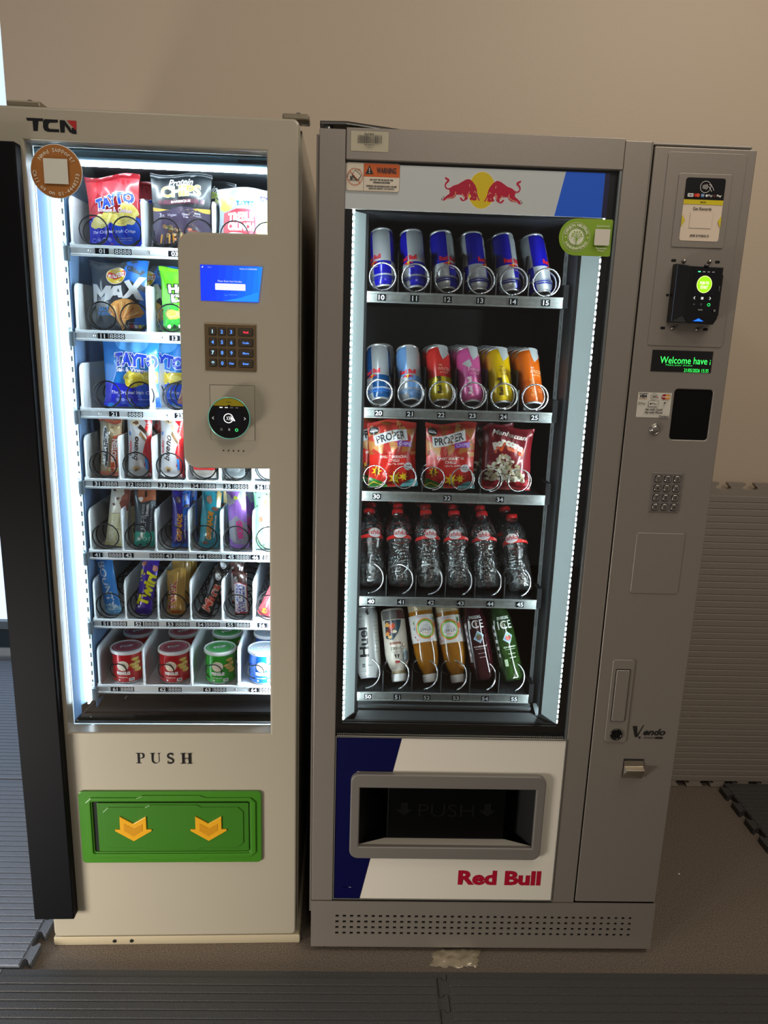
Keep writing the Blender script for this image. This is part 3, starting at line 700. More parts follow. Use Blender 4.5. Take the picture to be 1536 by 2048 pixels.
pr.text('PUSH TO', .0060, .0215, .0180, .0056, glow('f6ffd8', 1.0), .03); pr.text('START', .0060, .0135, .0150, .0060, glow('f6ffd8', 1.0), .03)
for k, cc in enumerate(('50ffb0', '6c6e70', '5a5c60', '5a5c60')): pr.rect(-.0095 + k * .0092, .0410, -.0045 + k * .0092, .0430, glow(cc, .9))
for sx, cx in ((-1, -.0110), (1, .0205)): pr.poly(stroke([(cx - sx * .0013, -.0040), (cx + sx * .0013, -.0065), (cx - sx * .0013, -.0090)], .0010), glow('e6e6e8', .9))
pr.rect(.0025, -.0090, .0070, -.0045, glow('c8c8cc', .8))
pr.poly(ring(.0195, -.0185, .0020, .0030, 20), glow('30e070', 1.2))
pr.poly(stroke([(-.0120, -.0170), (-.0090, -.0200)], .0005), glow('55565a', .8)); pr.poly(stroke([(-.0120, -.0200), (-.0090, -.0170)], .0005), glow('55565a', .8))
pr.poly(ring(.0040, -.0185, .0012, .0018, 14, 0, 290), glow('55565a', .8)); pr.text('NAYAX', .0035, -.0285, .0090, .0028, mat('a8a8aa', .4), .03)
pr.rect(.0300, -.0310, .0340, -.0270, mat('7a7a7c', .4))
pr.text('tap', .0360, .0120, .0100, .0020, mat('8a8a8c', .4), .0, 0, 90)
pr.build(lambda a, b2, off: (a, -.0343 + (.0040 * (a + .028) / .069) - off, b2), 'display', rd2)
MB().add([(-.0085, -.0355, -.0500), (.0125, -.0350, -.0500), (.0020, -.0356, -.0445)], [(0, 1, 2)], glow('1f6cff', 1.3)).build('card_slot_light', rd2)
hl = MB()
for (x, z) in ((-.0465, .0640), (.0400, .0640), (-.0530, -.0640), (.0330, -.0640), (-.0510, -.0010)):
    me = curve_mesh([rrect(x - .0050 if z > 0 or z < -.01 else x - .003, z - .0026, x + .0050 if z > 0 or z < -.01 else x + .003, z + .0026, .0025, 4)], .0002)
    hl.add([(v.co.x, -.0018 - v.co.z, v.co.y) for v in me.vertices], [tuple(p.vertices) for p in me.polygons], mat('060606', .9))
hl.build('mount_slot', rd2)
for (x, z) in ((-.0265, .0635), (.0240, .0640), (-.0340, -.0640), (.0160, -.0650)):
    MB().lathe([(0, .005), (.0028, .0045), (.0040, .002), (.0042, 0)], mat('9a938a', .25, .9), 14, M=Matrix.Translation((x, -.0016, z)) @ RM).build('screw', rd2)
# green text display
sd = boxo('screen', .6710, .7940, -.0010, .0002, 1.4055, 1.4478, mat('141414', .18, 0, .4), m2)
GG = glow('38ff62', 1.3); pr = Print()
pr.text('Welcome have', .7360, 1.4285, .0960, .0135, GG, .0); pr.rect(.7895, 1.4215, .7905, 1.4275, GG); pr.rect(.7895, 1.4295, .7905, 1.4310, GG)
pr.text('Make your choice', .7275, 1.4185, .0540, .0038, glow('38ff62', .7), -.005)
pr.text('21/05/2026 15:35', .7635, 1.4095, .0500, .0068, GG, -.005)
pr.build(wallf(-.0011), 'screen_display', sd)
# card stickers
s2 = boxo('card_sticker', .6515, .7205, -.0006, .0, 1.3126, 1.3632, mat('c9c2b4', .5), m2)
pr = Print(); B = mat('1a1a22', .5)
pr.rect(.6530, 1.3600, .6710, 1.3612, B); pr.text('VISA', .6622, 1.3555, .0145, .0060, B, .05, .3); pr.rect(.6530, 1.3498, .6700, 1.3508, mat('b87840', .5))
pr.poly(ring(.6840, 1.3550, .0062, .0068, 24), mat('6a6c72', .5)); pr.text(')))', .6840, 1.3550, .0070, .0060, B, .02); pr.poly(stroke([(.6880, 1.3570), (.6930, 1.3520)], .0012), mat('b05050', .5))
pr.poly(ell(.7050, 1.3550, .0055), mat('8e1820', .5)); pr.poly(ell(.7120, 1.3550, .0055), mat('d08a40', .5)); pr.rect(.7000, 1.3543, .7170, 1.3558, mat('e8d8c8', .5))
pr.poly(ring(.6555, 1.3405, .0016, .0024, 16, 20, 330), B); pr.text('Pay', .6635, 1.3400, .0090, .0052, B, .0)
pr.poly(rrect(.6740, 1.3350, .6935, 1.3465, .001), B); pr.poly(rrect(.6744, 1.3354, .6931, 1.3461, .001), mat('c9c2b4', .5)); pr.poly(ell(.6785, 1.3405, .0019), B); pr.text('Pay', .6865, 1.3400, .0090, .0052, B, .0)
pr.poly([(.7045, 1.3430), (.7070, 1.3455), (.7095, 1.3430), (.7070, 1.3405)], mat('50544c', .5)); pr.text('PAY', .7070, 1.3375, .0060, .0016, mat('6a6c66', .5), .0)
pr.text('Pay with Cards', .6860, 1.3285, .0360, .0052, B, .03, .3); pr.text('Pay with Phone', .6860, 1.3225, .0370, .0052, B, .03, .3)
pr.text('Coinlend', .7080, 1.3155, .0210, .0046, B, .03, .3)
pr.build(wallf(-.0007), 'sticker_print', s2)
MB().lathe([(.0112, 0), (.0112, .003), (.0098, .0045), (.0090, .003), (.0080, .003), (.0075, .0052), (.0060, .0062), (0, .0064)], mat('b8b2a8', .18, .9), 28, M=Matrix.Translation((.6935, 0, 1.2892)) @ RM).build('return_button', m2)
# column keypad
k2 = plate('keypad', [rrect(.7000, 1.1150, .7642, 1.1990, .0012)], -.0020, .0002, mat('97908a', .3, .7), m2, .0008)
for j, rw in enumerate(('123', '456', '789', '*0#')):
    for i, t in enumerate(rw):
        cx, cz = .7125 + i * .0198, 1.1860 - j * .0200
        k = MB()
        me = curve_mesh([rrect(cx - .0077, cz - .0077, cx + .0077, cz + .0077, .004, 4)], .0003); k.add([(v.co.x, -.0022 - v.co.z, v.co.y) for v in me.vertices], [tuple(p.vertices) for p in me.polygons], mat('2c2926', .5))
        me = curve_mesh([rrect(cx - .0066, cz - .0064, cx + .0066, cz + .0068, .0045, 4)], .0014, .0008, 2); k.add([(v.co.x, -.0038 - v.co.z, v.co.y) for v in me.vertices], [tuple(p.vertices) for p in me.polygons], mat('a8a29a', .2, .9))
        V, T = glyphs(t, .01); xs = [p[0] for p in V]; ys = [p[1] for p in V]; sc_ = .0074 / max(max(ys) - min(ys), .35)
        k.add([(cx + (p[0] - (min(xs) + max(xs)) / 2) * sc_, -.00535, cz + (p[1] - (min(ys) + max(ys)) / 2) * sc_) for p in V], T, mat('24211f', .5))
        k.build('key', k2)
# handle and lock
hp = raised('handle_plate', .6600, .5760, .7095, .7785, .007, .0030)
plate('handle_recess', [rrect(.6680, .6290, .7005, .7565, .0025)], -.0034, -.0029, mat('15130f', .7), hp)
plate('handle_grip', [rrect(.6695, .6305, .6990, .7550, .002)], -.0062, -.0033, GY, hp, .0014, 2)
lk = MB().lathe([(.0135, 0), (.0135, .0030), (.0118, .0040), (.0105, .0030), (.0100, .0022), (.0060, .0026), (0, .0026)], mat('3a3936', .2, .9), 30, M=Matrix.Translation((.6845, -.0030, .5968)) @ RM)
lk.box(.6836, .6854, -.0062, -.0055, .5935, .5995, mat('050505', .7)).build('lock', hp)
# maker's mark
pr = Print(); D = mat('1c1b18', .5)
pr.poly([(.7215, .6165), (.7320, .6165), (.7345, .5960), (.7455, .6195), (.7475, .6195), (.7355, .5890), (.7290, .5890)], D)
pr.text('endo', .7730, .6020, .0510, .0165, D, .04, .28)
pr.rect(.7380, .5855, .7425, .5905, D); pr.rect(.7760, .5855, .7935, .5905, D); pr.text('SANDEN', .7620, .5880, .0240, .0042, D, .0)
pr.build(wallf(0), 'logo_print', m2)
# coin return scoop
cs = plate('coin_return', [rrect(.7100, .4860, .7560, .5335, .001)], -.0016, .0002, mat('1f1b16', .6), m2)
CM = mat('a39684', .28, .8)
MB().add([(.7112, -.001, .5325), (.7552, -.001, .5325), (.7552, -.004, .5170), (.7112, -.004, .5170), (.7552, -.016, .5130), (.7150, -.016, .5130), (.7090, -.016, .5040), (.7552, -.004, .4900), (.7100, -.004, .4880), (.7580, -.018, .5120), (.7560, -.005, .4870)],
    [(0, 1, 2, 3), (3, 2, 4, 5), (5, 4, 9, 10, 8, 6), (3, 5, 6, 8)], CM).build('scoop', cs, .0006)
# base with vents
holes = []
for j in range(4):
    for i in range(42):
        x = .0578 + i * .01732; z = .0995 - j * .0160; holes.append([(x, z), (x + .0078, z), (x + .0078, z + .0064), (x, z + .0064)])
bs_ = plate('base_panel', [[(-.001, .015), (.8295, .015), (.8295, .1440), (-.001, .1440)]] + holes, -.001, .002, GY, m2)
boxo('base_box', .0, .8285, .0045, .66, .016, .1400, mat('0e0d0c', .8), m2)
ft = MB()
for x in (.06, .76):
    for y in (.08, .58): ft.lathe([(.02, 0), (.02, .008), (.012, .016), (0, .016)], mat('161616', .6), 16, M=Matrix.Translation((x, y, 0)))
ft.build('foot', m2)
# lower panel with chute
lp = plate('lower_panel', [[(.0530, .1525), (.5730, .1525), (.5730, .5775), (.0530, .5775)], rrect(.1030, .2960, .5180, .4640, .004)], -.0002, .006, mat('dcd4c4', .45), m2, .0)
plate('panel_trim', [rrect(.0505, .1500, .5752, .5785, .001), rrect(.0526, .1522, .5733, .5772, .001)], -.0022, .002, mat('8a8880', .3, .6), m2)
pr = Print(); NV = mat('04053c', .5, spec=.2)
pr.poly([(.0530, .5772), (.1998, .5772), (.1820, .4915), (.0530, .4915)], NV)
pr.poly([(.0530, .4915), (.1000, .4915), (.1000, .2750), (.0530, .2750)], NV)
pr.poly([(.0530, .2750), (.1390, .2750), (.1140, .1528), (.0530, .1528)], NV)
pr.build(wallf(-.0003), 'blue_stripe', lp); pr = Print()
pr.text('Red Bull', .4455, .2125, .1980, .0400, mat('a80a2a', .45), .045)
pr.rect(.0680, .1829, .0715, .1837, mat('c8c8d0', .5)); pr.rect(.0725, .1826, .0820, .1840, mat('9a9ab0', .5)); pr.rect(.0880, .1828, .0930, .1838, mat('c8c8d0', .5))
pr.build(wallf(-.0003), 'lettering', lp)
ch = plate('chute_bezel', [rrect(.0870, .2720, .5340, .4915, .020), [(.1085, .3035), (.5135, .3035), (.5125, .4575), (.1080, .4575)]], -.0140, .0, mat('7b756e', .42, .2), m2, .0030, 2)
PL = mat('070708', .5, spec=.3)
w2 = MB()
w2.add([(.1080, -.005, .4575), (.5125, -.005, .4575), (.4550, .030, .4400), (.1650, .030, .4400)], [(0, 1, 2, 3)], PL)
w2.add([(.1085, -.005, .3035), (.1080, -.005, .4575), (.1700, .085, .4400), (.1700, .085, .3100)], [(0, 1, 2, 3)], PL)
w2.add([(.5135, -.005, .3035), (.5125, -.005, .4575), (.4530, .085, .4400), (.4530, .085, .3100)], [(0, 1, 2, 3)], PL)
w2.add([(.1085, -.005, .3045), (.5135, -.005, .3045), (.4530, .016, .3065), (.1700, .016, .3065)], [(0, 1, 2, 3)], mat('b0a89c', .4, .2))
w2.build('chute_well', ch)
fp = boxo('push_flap', .1730, .4500, .0140, .0220, .3075, .4490, mat('020202', .5, spec=.12), ch, .003)
pr = Print(); E = mat('0c0c0d', .2, 0, .3)
pr.text('PUSH', .3115, .3830, .1300, .0330, E, -.01)
for cx in (.2130, .4080): pr.poly([(cx - .0080, .4030), (cx + .0080, .4030), (cx + .0080, .3850), (cx + .0200, .3850), (cx, .3680), (cx - .0200, .3850), (cx - .0080, .3850)], E)
tmp = pr.build(wallf(.0138), 'embossed_text', fp)
sm_ = tmp.modifiers.new('solid', 'SOLIDIFY'); sm_.thickness = .002
# interior
IN = mat('23262a', .5); INr = mat('1d2022', .55, spec=.3)
ib = MB()
ib.box(.0530, .0545, .10, .60, .585, 1.70, IN).box(.5560, .5575, .10, .60, .585, 1.70, INr).box(.0545, .5560, .598, .602, .585, 1.70, mat('0c0d10', .5)).box(.0545, .5560, .10, .60, 1.70, 1.704, IN)
ib.build('inner_wall', m2)
ld = MB(); LH = lit('b4cacc', .5, .42)  # housing given its own glow in place of chip light falling on it
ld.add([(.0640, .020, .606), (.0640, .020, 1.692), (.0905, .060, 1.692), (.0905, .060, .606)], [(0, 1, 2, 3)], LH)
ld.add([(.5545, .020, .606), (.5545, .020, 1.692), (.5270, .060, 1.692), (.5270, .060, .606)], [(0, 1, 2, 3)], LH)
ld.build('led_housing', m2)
LED2 = glow('e9fbff', 30.0)
for nm, xa, xb in (('led_strip', .0645, .0668), ('led_strip', .5520, .5545)):
    k = MB(); z = .612
    k.box(xa, xb, .0170, .0195, .608, 1.690, mat('f0f4f4', .4)).build(nm, m2)
    k = MB()
    while z < 1.688: k.box(xa + .0003, xb + (.0018 if xa < .3 else 0) - (0 if xa < .3 else 0), .0162, .0190, z, z + .006, LED2); z += .0125
    k.build('led_chip', m2)['kind'] = 'stuff'
boxo('housing_lip', .0905, .0960, .0592, .0602, .606, 1.692, mat('3c4042', .5), m2)  # lips added to keep the extra strips behind them out of view
boxo('housing_lip', .5200, .5270, .0592, .0602, .606, 1.692, mat('3c4042', .5), m2)
for xa, xb in ((.0912, .0945), (.5225, .5258)):  # extra strips added out of sight to light the goods
    boxo('led_strip', xa, xb, .0615, .0655, .612, 1.690, glow('e9fbff', 60.0 if xa < .3 else 95.0), m2)
sg = MB()
sg.add([(.5270, .0601, .606), (.5270, .0601, 1.692), (.5180, .130, 1.692), (.5180, .130, .606)], [(0, 1, 2, 3)], INr)
sg.add([(.0905, .0601, .606), (.0905, .0601, 1.692), (.0850, .090, 1.692), (.0850, .090, .606)], [(0, 1, 2, 3)], mat('0e1012', .5))
z = .66
while z < 1.66: sg.add([(.5262, .072, z), (.5262, .072, z + .20), (.5248, .080, z + .20), (.5248, .080, z)], [(0, 1, 2, 3)], mat('0a0a0b', .8)); z += .26
sg.build('side_liner', m2)
rl = MB().box(.5100, .5190, .128, .132, .606, 1.692, mat('1c1f20', .6, spec=.3)); z = .62
while z < 1.68: rl.box(.5130, .5150, .1265, .1282, z, z + .012, mat('060606', .9)); z += .020
rl.build('slotted_rail', m2)
bt = MB()
bt.add([(.0905, .030, .604), (.5270, .030, .604), (.5100, .075, .604), (.1000, .075, .604)], [(0, 1, 2, 3)], mat('3a3d3f', .5, .1))
bt.box(.0980, .5080, .095, .098, .585, .6175, mat('34383a', .5, .1)).box(.0980, .5080, .0845, .096, .6050, .6110, mat('4a4e50', .5, .1))
bt.add([(.0660, .021, .606), (.0930, .060, .606), (.0930, .095, .6190), (.0660, .095, .6190)], [(0, 1, 2, 3)], mat('44484a', .5, .1))
bt.add([(.5540, .021, .606), (.5140, .060, .606), (.5140, .095, .6190), (.5540, .095, .6190)], [(0, 1, 2, 3)], mat('44484a', .5, .1))
bt.box(.0545, .556, .022, .030, .585, .605, PL).box(.056, .555, .10, .598, .585, .590, mat('1a1c1e', .5))
bt.build('delivery_well', m2)
# stickers on glass and door
sb = plate('barcode_sticker', [rrect(.0590, 1.7925, .1290, 1.8270, .0015)], -.0022, -.0015, mat('b5ab92', .5), m2)
pr = Print(); pr.text('Red Bull', .0930, 1.8225, .0170, .0034, B, .0)
rnd = random.Random(4); x = .0715
while x < .1170:
    ww = rnd.choice((.0004, .0007, .0011)); pr.rect(x, 1.8060, x + ww, 1.8200, B); x += ww + rnd.choice((.0005, .0008, .0013))
pr.text('RB19000173', .0935, 1.8025, .0180, .0024, B, .02); pr.text('0340-99', .0935, 1.7990, .0110, .0018, B, .0)
pr.build(wallf(-.0023), 'sticker_print', sb)
ws = plate('warning_sticker', [rrect(.0505, 1.7235, .1530, 1.7745, .0050)], .0050, .0062, mat('d6c9b4', .45), m2)
OR = mat('c4560e', .45); pr = Print()
pr.poly(rrect(.0512, 1.7243, .1523, 1.7738, .0045), B); pr.poly(rrect(.0516, 1.7247, .1519, 1.7734, .0042), mat('d6c9b4', .45))
pr.poly([(.0845, 1.7500), (.1519, 1.7500)] + ell(.1477, 1.7692, .0042, .0042, 4, 0, 90) + [(.0845, 1.7734)], OR)
pr.rect(.0840, 1.7247, .0845, 1.7734, B)
pr.poly([(.0870, 1.7545), (.1025, 1.7545), (.0948, 1.7700)], B); pr.rect(.0942, 1.7595, .0954, 1.7655, 'e8dcc8'); pr.poly(ell(.0948, 1.7572, .0010), 'e8dcc8')
pr.text('WARNING', .1270, 1.7615, .0370, .0105, B, .03)
for t, x, z, ww in (('DO NOT TIP OR ROCK THE', .1180, 1.7448, .0440), ('VENDING MACHINE', .1180, 1.7402, .0320), ('TIPPING OR ROCKING MAY CAUSE', .1180, 1.7335, .0580), ('SERIOUS INJURY OR DEATH', .1180, 1.7290, .0480)): pr.text(t, x, z, ww, .0028, B, .05)
pr.poly(ring(.0675, 1.7490, .0140, .0150, 32), OR)
pr.poly([(.0680, 1.7610), (.0800, 1.7510), (.0735, 1.7430), (.0615, 1.7530)], B); pr.poly([(.0680, 1.7597), (.0787, 1.7509), (.0733, 1.7443), (.0628, 1.7531)], 'd6c9b4')
pr.poly(stroke([(.0590, 1.7450), (.0640, 1.7500), (.0720, 1.7435)], .0022), B); pr.poly(stroke([(.0560, 1.7430), (.0770, 1.7430)], .0010), B); pr.poly(stroke([(.0640, 1.7460), (.0600, 1.7435)], .0016), B); pr.poly(ell(.0595, 1.7485, .0014), B)
pr.poly(stroke([(.0580, 1.7590), (.0770, 1.7385)], .0010), OR)
for a in (100, 130, 160, 190): pr.poly(stroke([(.0600 + .005 * cos(radians(a)), 1.7490 + .005 * sin(radians(a))), (.0600 + .008 * cos(radians(a)), 1.7490 + .008 * sin(radians(a)))], .0008), B)
pr.poly(stroke(ell(.0740, 1.7560, .006, .006, 6, 50, 110), .0006), B)
pr.build(wallf(.0049), 'sticker_print', ws)
out = [(.5660, 1.6890)] + [(.4970, 1.6890)] + ell(.4985, 1.6560, .0345, .0330, 16, 92, 268) + [(.5660, 1.6230)]
gs = plate('green_sticker', [(ell(.5650, 1.6870, .003, .003, 4, 0, 90) + ell(.4990, 1.6560, .0340, .0340, 20, 90, 270) + ell(.5650, 1.6250, .003, .003, 4, 270, 360))], .0052, .0062, mat('7fa01e', .45), m2)
WG = mat('dfe0c4', .45); pr = Print(); cx, cz = .4985, 1.6560
pr.poly(ring(cx, cz, .0262, .0268, 36), WG); pr.poly(ring(cx, cz, .0165, .0170, 36), WG); pr.poly(ell(cx, cz, .0148, .0148, 32), WG)
pr.arc('CARBON NEUTRAL', cx, cz, .0216, 90, .0054, WG, 11.2, .035); pr.arc('SANDENVENDO', cx, cz, .0216, 270, .0050, WG, 12.2, .035, True)
pr.poly(ell(cx - .0216, cz - .001, .0012), WG); pr.poly(ell(cx + .0216, cz - .001, .0012), WG)
GN = mat('7fa01e', .45); pr.poly(stroke([(cx, cz - .0150), (cx, cz + .004)], .0016), GN)
for a, r in ((90, .0085), (60, .0100), (120, .0100), (30, .0095), (150, .0095), (5, .0090), (175, .0090)):
    ex, ez = cx + r * cos(radians(a)), cz + r * sin(radians(a)); pr.poly(stroke([(cx, cz - .008), (cx + (ex - cx) * .6, cz + (ez - cz) * .3), (ex, ez)], .0006), GN)
    ca, sa = cos(radians(a)), sin(radians(a)); pr.poly([(ex - ca * .003, ez - sa * .003), (ex - sa * .0016, ez + ca * .0016), (ex + ca * .003, ez + sa * .003), (ex + sa * .0016, ez - ca * .0016)], GN)
pr.poly(rrect(.5330, 1.6415, .5625, 1.6715, .002), mat('cfc8b8', .45))
pr.text('SandenVendo', .5480, 1.6770, .0250, .0036, WG, .0); pr.text('Sustainable', .5480, 1.6365, .0210, .0036, WG, .0); pr.text('Project', .5480, 1.6315, .0130, .0042, WG, .0)
pr.build(wallf(.0051), 'sticker_print', gs)

# shelves of the grey machine
RAIL2 = mat('959a98', .36, .4, 0, var=.14, vs=90); TR2 = mat('34373a', .45, .3); COIL2 = mat('dadde0', .2, .75)
R2 = [(1.5474, [('1%d' % i, .1262 + i * .0687) for i in range(6)]), (1.3080, [('2%d' % i, .1271 + i * .0675) for i in range(6)]), (1.1250, [('30', .128), ('32', .285), ('34', .4017)]),
      (.8800, [('4%d' % i, .1226 + i * .0684) for i in range(6)]), (.6425, [('5%d' % i, .122 + i * .0692) for i in range(6)])]
for si, (zt, lb) in enumerate(R2):
    sh = empty('shelf', m2); x0, x1 = .0932, .5020 + (.003 if si == 0 else 0)
    k = MB(); pf = [(.0905, zt - .0225), (.0890, zt - .0215), (.0890, zt - .0195), (.0915, zt - .0185), (.0915, zt - .0055), (.0895, zt - .0045), (.0895, zt - .0005), (.0925, zt), (.0960, zt - .003), (.0960, zt - .0225)]
    n = len(pf); vs = [(x0, a, b2) for a, b2 in pf] + [(x1, a, b2) for a, b2 in pf]
    k.add(vs, [(i, (i + 1) % n, n + (i + 1) % n, n + i) for i in range(n)] + [tuple(range(n)), tuple(range(2 * n - 1, n - 1, -1))], RAIL2); k.build('price_rail', sh)
    k = MB().box(x0, x1, .0965, .56, zt - .012, zt - .008, TR2)
    for q in range(16): k.box(.112 + q * .0245, .1132 + q * .0245, .115, .135, zt - .0081, zt - .0076, mat('050505', .9))
    k.build('tray', sh)
    MB().box(x1 + .0003, x1 + .012, .094, .56, zt - .022, zt + .026, mat('060607', .8, spec=.1)).box(.0880, x0 - .0003, .094, .56, zt - .022, zt + .020, mat('060607', .8, spec=.1)).build('side_bracket', sh, .001)
    for q in tagmesh([(t, x - .0088, x + .0088, 0) for t, x in lb], zt - .0118, .0912, .0066): q.build('slot_label', sh)
    first = lb[0][1]; pit = (lb[-1][1] - first) / 5 if len(lb) == 6 else .0675
    nd = [first + pit * (i + .5) - (.0) for i in range(5)] if len(lb) == 6 else [.2300, .3600]
    for x in nd:
        dz = .045 if si != 2 else .05
        k = MB().box(x - .0008, x + .0008, .112, .54, zt - .008, zt + dz, mat('1e2022', .4, .3)).box(x - .0010, x + .0010, .1105, .1122, zt - .008, zt + dz, mat('6d7173', .35, .5))
        if si < 2: k.box(x - .0008, x + .0008, .135, .54, zt + dz, zt + .085, mat('1e2022', .4, .3))
        k.build('divider', sh)
    if si < 2:
        for i in range(6): coil('spiral_coil', sh, first + i * pit + .0015, zt + .0305, .1010, .0275, .0019, COIL2, 5, .062, pi * 1.0, .014, 26, -1)
    elif si == 2:
        for x in (.1240, .1900, .2520, .3180, .3800, .4450): coil('spiral_coil', sh, x, zt + .0290, .1010, .0255, .0013, COIL2, 5, .062, pi * (1 if x in (.124, .252, .38) else .75), .010, 26, -1)
    else:
        for i in range(6): coil('spiral_coil', sh, first + i * pit - .0010, zt + .0330, .1010, .0285, .0019, COIL2, 4, .072, pi * .95 if i not in (0, 2) else pi * 1.05, .085, 26, -1)

# ---------------------------------------------------------------- goods
M1 = Matrix.Translation((-.6171, .0095, 0)) @ Matrix.Rotation(.0243, 4, 'Z'); M2 = Matrix.Identity(4)
def place(o, mach, u, d, z, yaw=0, back=0, side=0):
    o.matrix_world = mach @ Matrix.Translation((u, d, z)) @ Matrix.Rotation(radians(yaw), 4, 'Z') @ Matrix.Rotation(radians(side), 4, 'Y') @ Matrix.Rotation(radians(-back), 4, 'X')
    return o
def surf(w_, h_, t_, seed, crumple=1.0):
    r_ = random.Random(seed); ph = [r_.uniform(0, 6.3) for _ in range(8)]
    def f(s, r, off=0.0, side=1):
        rr = min(max((r - .055) / .89, 0), 1); pv = sin(pi * rr) ** .5 if 0 < rr < 1 else 0
        pu = max(0, 1 - abs(s) ** 2.4)
        wr = .0011 * sin(5 * s + 8 * r + ph[0]) + .0009 * sin(11 * s - 6 * r + ph[1]) + .0007 * sin(17 * r + 4 * s + ph[2])
        wr += .0016 * sin(16 * s + ph[3]) * math.exp(-((rr - .10) / .10) ** 2) + .0016 * sin(13 * s + ph[4]) * math.exp(-((rr - .90) / .10) ** 2)
        wr += .0020 * math.exp(-((s - .5 * sin(ph[5]) - (r - .5) * 1.2) / .10) ** 2) * pv - .0016 * math.exp(-((s + .4 * sin(ph[6]) + (r - .6) * 1.4) / .08) ** 2) * pv
        y = -(t_ / 2) * pv * pu - wr * crumple * (t_ / .03) * pu
        if not 0 < rr < 1: y = .0004 * sin(r * 900) - .0006 * sin(9 * s + ph[5])
        x = s * w_ / 2 * (1 - .07 * pv + .012 * sin(9 * r + ph[7])) 
        z = r * h_ + (.004 * sin(3 * s + ph[6]) * (1 if r > .5 else .2)) * r
        return (x, (y - off) * side if side == 1 else -y * .8 + off, z)
    return f
def packet(name, label, cat, group, w_, h_, t_, base, ops, seed=1, crumple=1.0, rough=.28, bands=None):
    """flow-wrapped bag or bar: front and back film, crimped ends, printed artwork"""
    f = surf(w_, h_, t_, seed, crumple); NX, NZ = (22, 34) if w_ > .07 else (12, 34)
    root = empty(name); tag(root, label, cat, group)
    vs = []; fs = []
    for side in (1, -1):
        for j in range(NZ + 1):
            for i in range(NX + 1):
                s = -1 + 2 * i / NX; s = math.copysign(abs(s) ** .85, s); vs.append(f(s, j / NZ, 0, side))
    n = (NX + 1) * (NZ + 1)
    for j in range(NZ):
        for i in range(NX):
            a = j * (NX + 1) + i; fs.append((a, a + 1, a + NX + 2, a + NX + 1)); fs.append((n + a, n + a + NX + 1, n + a + NX + 2, n + a + 1))
    for j in range(NZ):
        a = j * (NX + 1); fs.append((a, a + NX + 1, n + a + NX + 1, n + a)); a += NX; fs.append((a, n + a, n + a + NX + 1, a + NX + 1))
    MB().add(vs, fs, mat(base, rough, .1, .6), True).build('film', root)
    a = w_ / 2 / h_; pr = Print(L=.0085 / h_ if w_ > .07 else .007 / h_)
    for op in ops:
        k = op[0]
        if k == 'r': pr.rect(max(op[1], -a * .985), op[2], min(op[3], a * .985), op[4], op[5])
        elif k == 'p': pr.poly(op[1], op[2])
        elif k == 'e': pr.poly(ell(op[1], op[2], op[3], op[4], 22, 0, 360, op[6] if len(op) > 6 else 0, int(op[1] * 100 + op[2] * 37)), op[5])
        elif k == 't':
            kw = op[7] if len(op) > 7 else {}
            pr.text(op[1], op[2], op[3], op[4], op[5], op[6], kw.get('b', .03), kw.get('sh', 0), kw.get('rot', 0), kw.get('ol'), kw.get('oa', .05))
    def g(x, y, off): return f(max(-.985, min(.985, x / a)), max(.004, min(.996, y)), off + .0003, 1)
    pr.build(g, 'printed_front', root, .0005, .0001, True)
    return root
def clone(o, label=None, group=None):
    r = o.copy(); col.objects.link(r)
    if label: r['label'] = label
    if group: r['group'] = group
    for ch in list(o.children):
        c = ch.copy(); col.objects.link(c); c.parent = r
        for g in list(ch.children): d = g.copy(); col.objects.link(d); d.parent = c
    return r
def wave(x0, x1, y0, amp, k, ph, ybase, n=16):
    return [(x0, ybase)] + [(x0 + (x1 - x0) * i / n, y0 + amp * sin(k * i / n + ph)) for i in range(n + 1)] + [(x1, ybase)]
CR = 'crisp bag'; G1 = 'bags of crisps in the beige machine'; G2 = 'snack bars in the beige machine'
rnd = random.Random(11)
def chips(cx, cy, n, sx, sy, r, cols, seed=0):
    q = random.Random(seed); o = []
    for i in range(n):
        x, y = cx + q.uniform(-sx, sx), cy + q.uniform(-sy, sy); rx = r * q.uniform(.7, 1.2)
        o.append(('e', x, y, rx, rx * q.uniform(.55, .8), q.choice(cols), .07)); o.append(('e', x + rx * .1, y + rx * .1, rx * .7, rx * .38, q.choice(cols), .07))
    return o
A = .115 / 2 / .138
red_blue = [('p', [(-.41, .90), (.41, .93), (.41, .62), (-.12, .70)], 'c2404a'), ('p', [(.02, .93), (.41, .86), (.41, .70)], 'a82430'), ('p', [(-.41, .93), (-.1, .93), (-.3, .6), (-.41, .5)], 'c8323a'),
    ('p', wave(-.41, .41, .36, .05, 5, 1, 0), '1422c0'), ('p', wave(0, .41, .38, .04, 3, 0, 0), '1050d0')]
red_blue += chips(-.02, .37, 7, .26, .05, .11, ('e0d27a', 'd2c05a', 'eee0a0'), 3) + chips(.28, .44, 3, .06, .04, .12, ('e2d478', 'cfb84e'), 4)
red_blue += [('t', 'TAYTO', .06, .62, .60, .17, '1040c0', {'b': .06, 'rot': 7, 'ol': 'eef2fa', 'oa': .04}), ('t', 'Cheese & Onion', .06, .485, .52, .06, 'e8d8ec', {'b': .02, 'rot': -4, 'ol': '7a2040', 'oa': .03}), ('t', 'The Original Irish Crisp', 0, .19, .66, .055, 'f2f4ff', {'b': .01, 'sh': .3}),
    ('t', 'No Added MSG', .16, .105, .22, .02, 'c8d0ff', {'b': 0}), ('t', 'Hand of crisps', .16, .075, .2, .02, 'c8d0ff', {'b': 0})]
for k in range(4): red_blue.append(('e', -.32 + k * .085, .09, .035, .03, '8f9cf0')); red_blue.append(('e', -.32 + k * .085, .09, .028, .024, '1422c0'))
